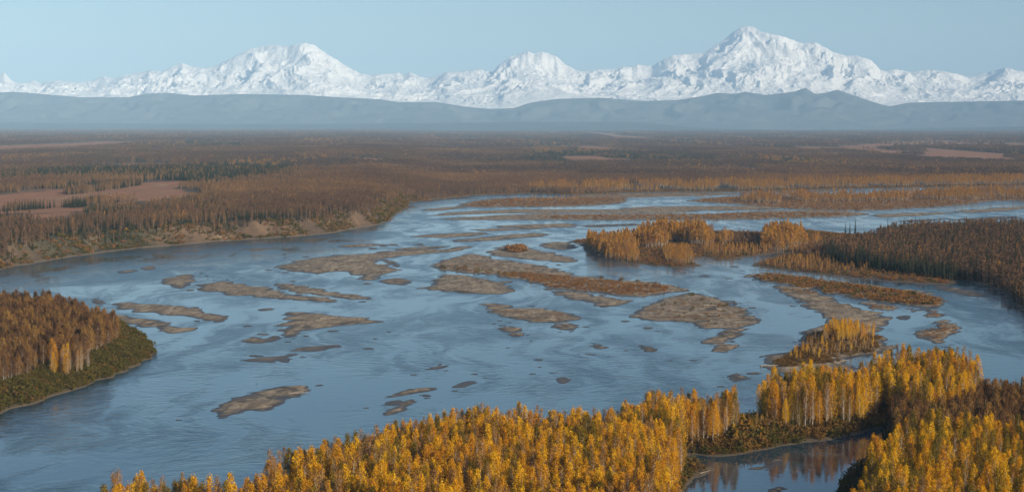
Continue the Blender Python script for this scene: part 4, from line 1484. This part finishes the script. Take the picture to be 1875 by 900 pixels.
SPAN = {}
ALLP = np.vstack([POOL[k] for k in ('cottonwood', 'birch', 'spruce')])
BACK = {int(tg): np.quantile(ALLP[ALLP[:, 7] == tg, 1], (0, 0.33, 0.66, 1)) for tg in set(ALLP[:, 7])}
for A in POOL.values():
    for tg in set(A[:, 7]):
        q = A[A[:, 7] == tg]
        u, _ = project(q[:, 0], q[:, 1], q[:, 2])
        u = np.clip(u, 0, 1875)
        a, b = SPAN.get(int(tg), (1e9, -1e9))
        SPAN[int(tg)] = (min(a, u.min()), max(b, u.max()))


def single(kind, look, mi, row, name, group):
    tm, cm = SM[(kind, look)][mi]
    e = bpy.data.objects.new(name, None)
    col.objects.link(e)
    e.location = row[0:3]
    e.rotation_euler = (0, 0, row[4])
    e.scale = (row[5],) * 3
    e.empty_display_size = 0.5
    e['label'] = '%s %s %s %s' % (LOOK[look], kind, PLACE(row), STAND[int(row[7])])
    e['category'] = 'tree'
    e['group'] = group
    for nm, me in (('trunk', tm), ('crown', cm)):
        c = bpy.data.objects.new(nm, me)
        col.objects.link(c)
        c.parent = e


REST = {}
for kind, limit, tags in (('cottonwood', 300, (1, 2, 3, 4, 31, 32)), ('birch', 220, (4, 11)), ('spruce', 90, (1, 4, 11))):
    A = POOL[kind]
    vis = VIS[kind].copy()
    vis[~np.isin(A[:, 7], tags)] = 0
    vis *= np.where(A[:, 7] == 1, 2.6, np.where(A[:, 7] == 4, 1.7, 1.0))
    if kind == 'cottonwood':
        vis[A[:, 3] > 15] = 0
    order = np.argsort(-vis)[:limit]
    order = order[vis[order] > 25]
    for i in order:
        r_ = A[i]
        pk = int(r_[3])
        if kind == 'cottonwood':
            look, mi = ('gold', pk) if pk < 8 else (('faded', pk - 8) if pk < 12 else ('olive', pk - 12))
        else:
            look, mi = ('rust', pk) if kind == 'birch' else ('dark', pk)
        single(kind, look, mi, r_, kind + '_tree', '%s trees %s' % (kind, STAND[int(r_[7])]))
    keep = np.ones(len(A), bool)
    keep[order] = False
    REST[kind] = A[keep]
REST['bush'] = POOL['bush']

for kind, coll, name, label, cat in (
        ('cottonwood', C_COTTON, 'cottonwood_forest', 'golden cottonwoods filling the banks and river islands', 'forest'),
        ('birch', C_BIRCH, 'birch_forest', 'rust brown birch forest covering the plain to the hills', 'forest'),
        ('spruce', C_SPRUCE, 'spruce_forest', 'dark spruces mixed through the forest and plain', 'forest'),
        ('bush', C_BUSH, 'willow_thicket', 'low russet and green willow thickets on bars and banks', 'thicket')):
    A = REST[kind]
    scatter_object(name, coll, A[:, :3], A[:, 3], A[:, 4], A[:, 5], label, cat)
print('PLANTS', {k: len(v) for k, v in REST.items()})

# ------------------------------------------------------------------ lone bushes, lone spruces, drift logs
BM = {}
for look, mt in (('russet', M['willow']), ('dark green', M['green'])):
    BM[look] = []
    for (tv, tq), (lv, lq) in NEAR_BUSH:
        a = raw_mesh('bush_stems', tv, tq, True)
        a.materials.append(D)
        b = raw_mesh('bush_leaves', lv, lq)
        b.materials.append(mt)
        BM[look].append((a, b))


def lone(name, cat, label, px, py, meshes, parts, scale, turn, group):
    x, y = G(px, py, 0.8)
    z = float(ground_z(np.array([x]), np.array([y]))[0])
    e = bpy.data.objects.new(name, None)
    col.objects.link(e)
    e.location = (x, y, z - 0.05)
    e.scale = (scale,) * 3
    e.rotation_euler = (0, 0, turn)
    e['label'], e['category'], e['group'] = label, cat, group
    for nm, me in zip(parts, meshes):
        c = bpy.data.objects.new(nm, me)
        col.objects.link(c)
        c.parent = e


for i, (px, py, hgt, look, lab) in enumerate([
        (945, 455, 5.5, 'russet', 'big russet bush alone on the back edge of a bare bar'),
        (1266, 541, 3.6, 'dark green', 'dark green bush at the top of the triangular bar'),
        (1286, 549, 2.6, 'dark green', 'small dark green bush second from the top of the triangular bar'),
        (1320, 562, 3.8, 'russet', 'brown bush in the middle of the triangular bar'),
        (1331, 559, 2.6, 'dark green', 'green bush beside the brown bush on the triangular bar'),
        (1346, 554, 2.2, 'russet', 'little bush near the right rim of the triangular bar'),
        (1100, 509, 3.6, 'russet', 'rounded bush on the back rim of the long russet bar'),
        (1138, 512, 4.0, 'russet', 'larger bush right of the rounded bush on the long russet bar'),
        (1168, 515, 2.8, 'russet', 'small bush toward the right tip of the long russet bar'),
        (1200, 519, 2.4, 'russet', 'last bush before the right tip of the long russet bar'),
        (853, 490, 3.4, 'dark green', 'green bush on the left half of the long russet bar'),
        (810, 490, 3.8, 'dark green', 'dark bush at the left end of the long russet bar')]):
    lone('willow_bush', 'bush', lab, px, py, BM[look][i % 5], ('stems', 'leaves'), hgt / 3.2, i * 1.3, 'lone bushes on the gravel bars')
for i, (px, py, hgt, lab) in enumerate([(1548, 431, 17, 'leftmost of three tall lone spruces by the far channel'), (1556, 430, 16, 'middle one of three tall lone spruces by the far channel'),
                                        (1566, 432, 21, 'tallest of three lone spruces by the far channel')]):
    lone('spruce_tree', 'tree', lab, px, py, SM[('spruce', 'dark')][i], ('trunk', 'crown'), hgt / 15.0, i, 'three lone spruces by the far channel')
LV, LQ = join([tube([(-4, 0, 0.15), (-1, 0.2, 0.22), (2, 0, 0.25), (4.5, -0.3, 0.5)], [0.32, 0.27, 0.2, 0.08], 7),
               tube([(-4.1, -0.8, 0.7), (-4.0, 0, 0.15), (-4.2, 0.7, 0.6)], [0.06, 0.22, 0.05], 5),
               tube([(1.5, 0, 0.25), (2.4, 0.8, 0.7), (2.9, 1.3, 0.9)], [0.12, 0.08, 0.03], 5)])
lm = raw_mesh('drift_log', LV, LQ, True)
for i, (px, py, tn, sc, lab) in enumerate([
        (1408, 668, 0.2, 1.2, 'drift log on the left shore of the tree-topped island'), (1480, 668, 0.0, 1.5, 'pale drift log on the front shore of the tree-topped island'),
        (1540, 660, 0.5, 1.3, 'drift log nearest the little channel beside the tree-topped island'), (1300, 560, 0.3, 1.2, 'drift log on the sand of the triangular bar'),
        (1320, 630, -0.4, 1.1, 'drift log on the lower tip of the triangular bar'), (545, 718, 0.4, 1.2, 'drift log on the slanting bare bar'),
        (600, 584, 0.1, 1.3, 'drift log on the boot-shaped bar'), (1290, 862, 0.9, 0.8, 'drift log on the spit of the calm backwater')]):
    x, y = G(px, py, 0.6)
    z = float(ground_z(np.array([x]), np.array([y]))[0])
    o = obj('drift_log', lm, M['wood'], lab, 'log', group='drift logs on the bars')
    o.location = (x, y, max(z, 0.02) - 0.03)
    o.rotation_euler = (0, 0, tn)
    o.scale = (sc,) * 3

# ------------------------------------------------------------------ haze
hz = NT('valley_haze')
pv = hz.n('ShaderNodeVolumePrincipled')
pv.inputs['Color'].default_value = (*HAZE_COLOR, 1)
pv.inputs['Density'].default_value = HAZE_DENSITY
pv.inputs['Anisotropy'].default_value = -0.3
hz.t.links.new(pv.outputs[0], hz.out.inputs['Volume'])
x0, x1, y0, y1, z0, z1 = -71000, 71000, -5000, 81000, -4.0, 3000
V = [(x0, y0, z0), (x1, y0, z0), (x1, y1, z0), (x0, y1, z0), (x0, y0, z1), (x1, y0, z1), (x1, y1, z1), (x0, y1, z1)]
Q = [(0, 3, 2, 1), (4, 5, 6, 7), (0, 1, 5, 4), (1, 2, 6, 5), (2, 3, 7, 6), (3, 0, 4, 7)]
obj('haze', raw_mesh('haze', V, Q), hz.m, 'pale blue haze over the valley', 'haze', kind='stuff')
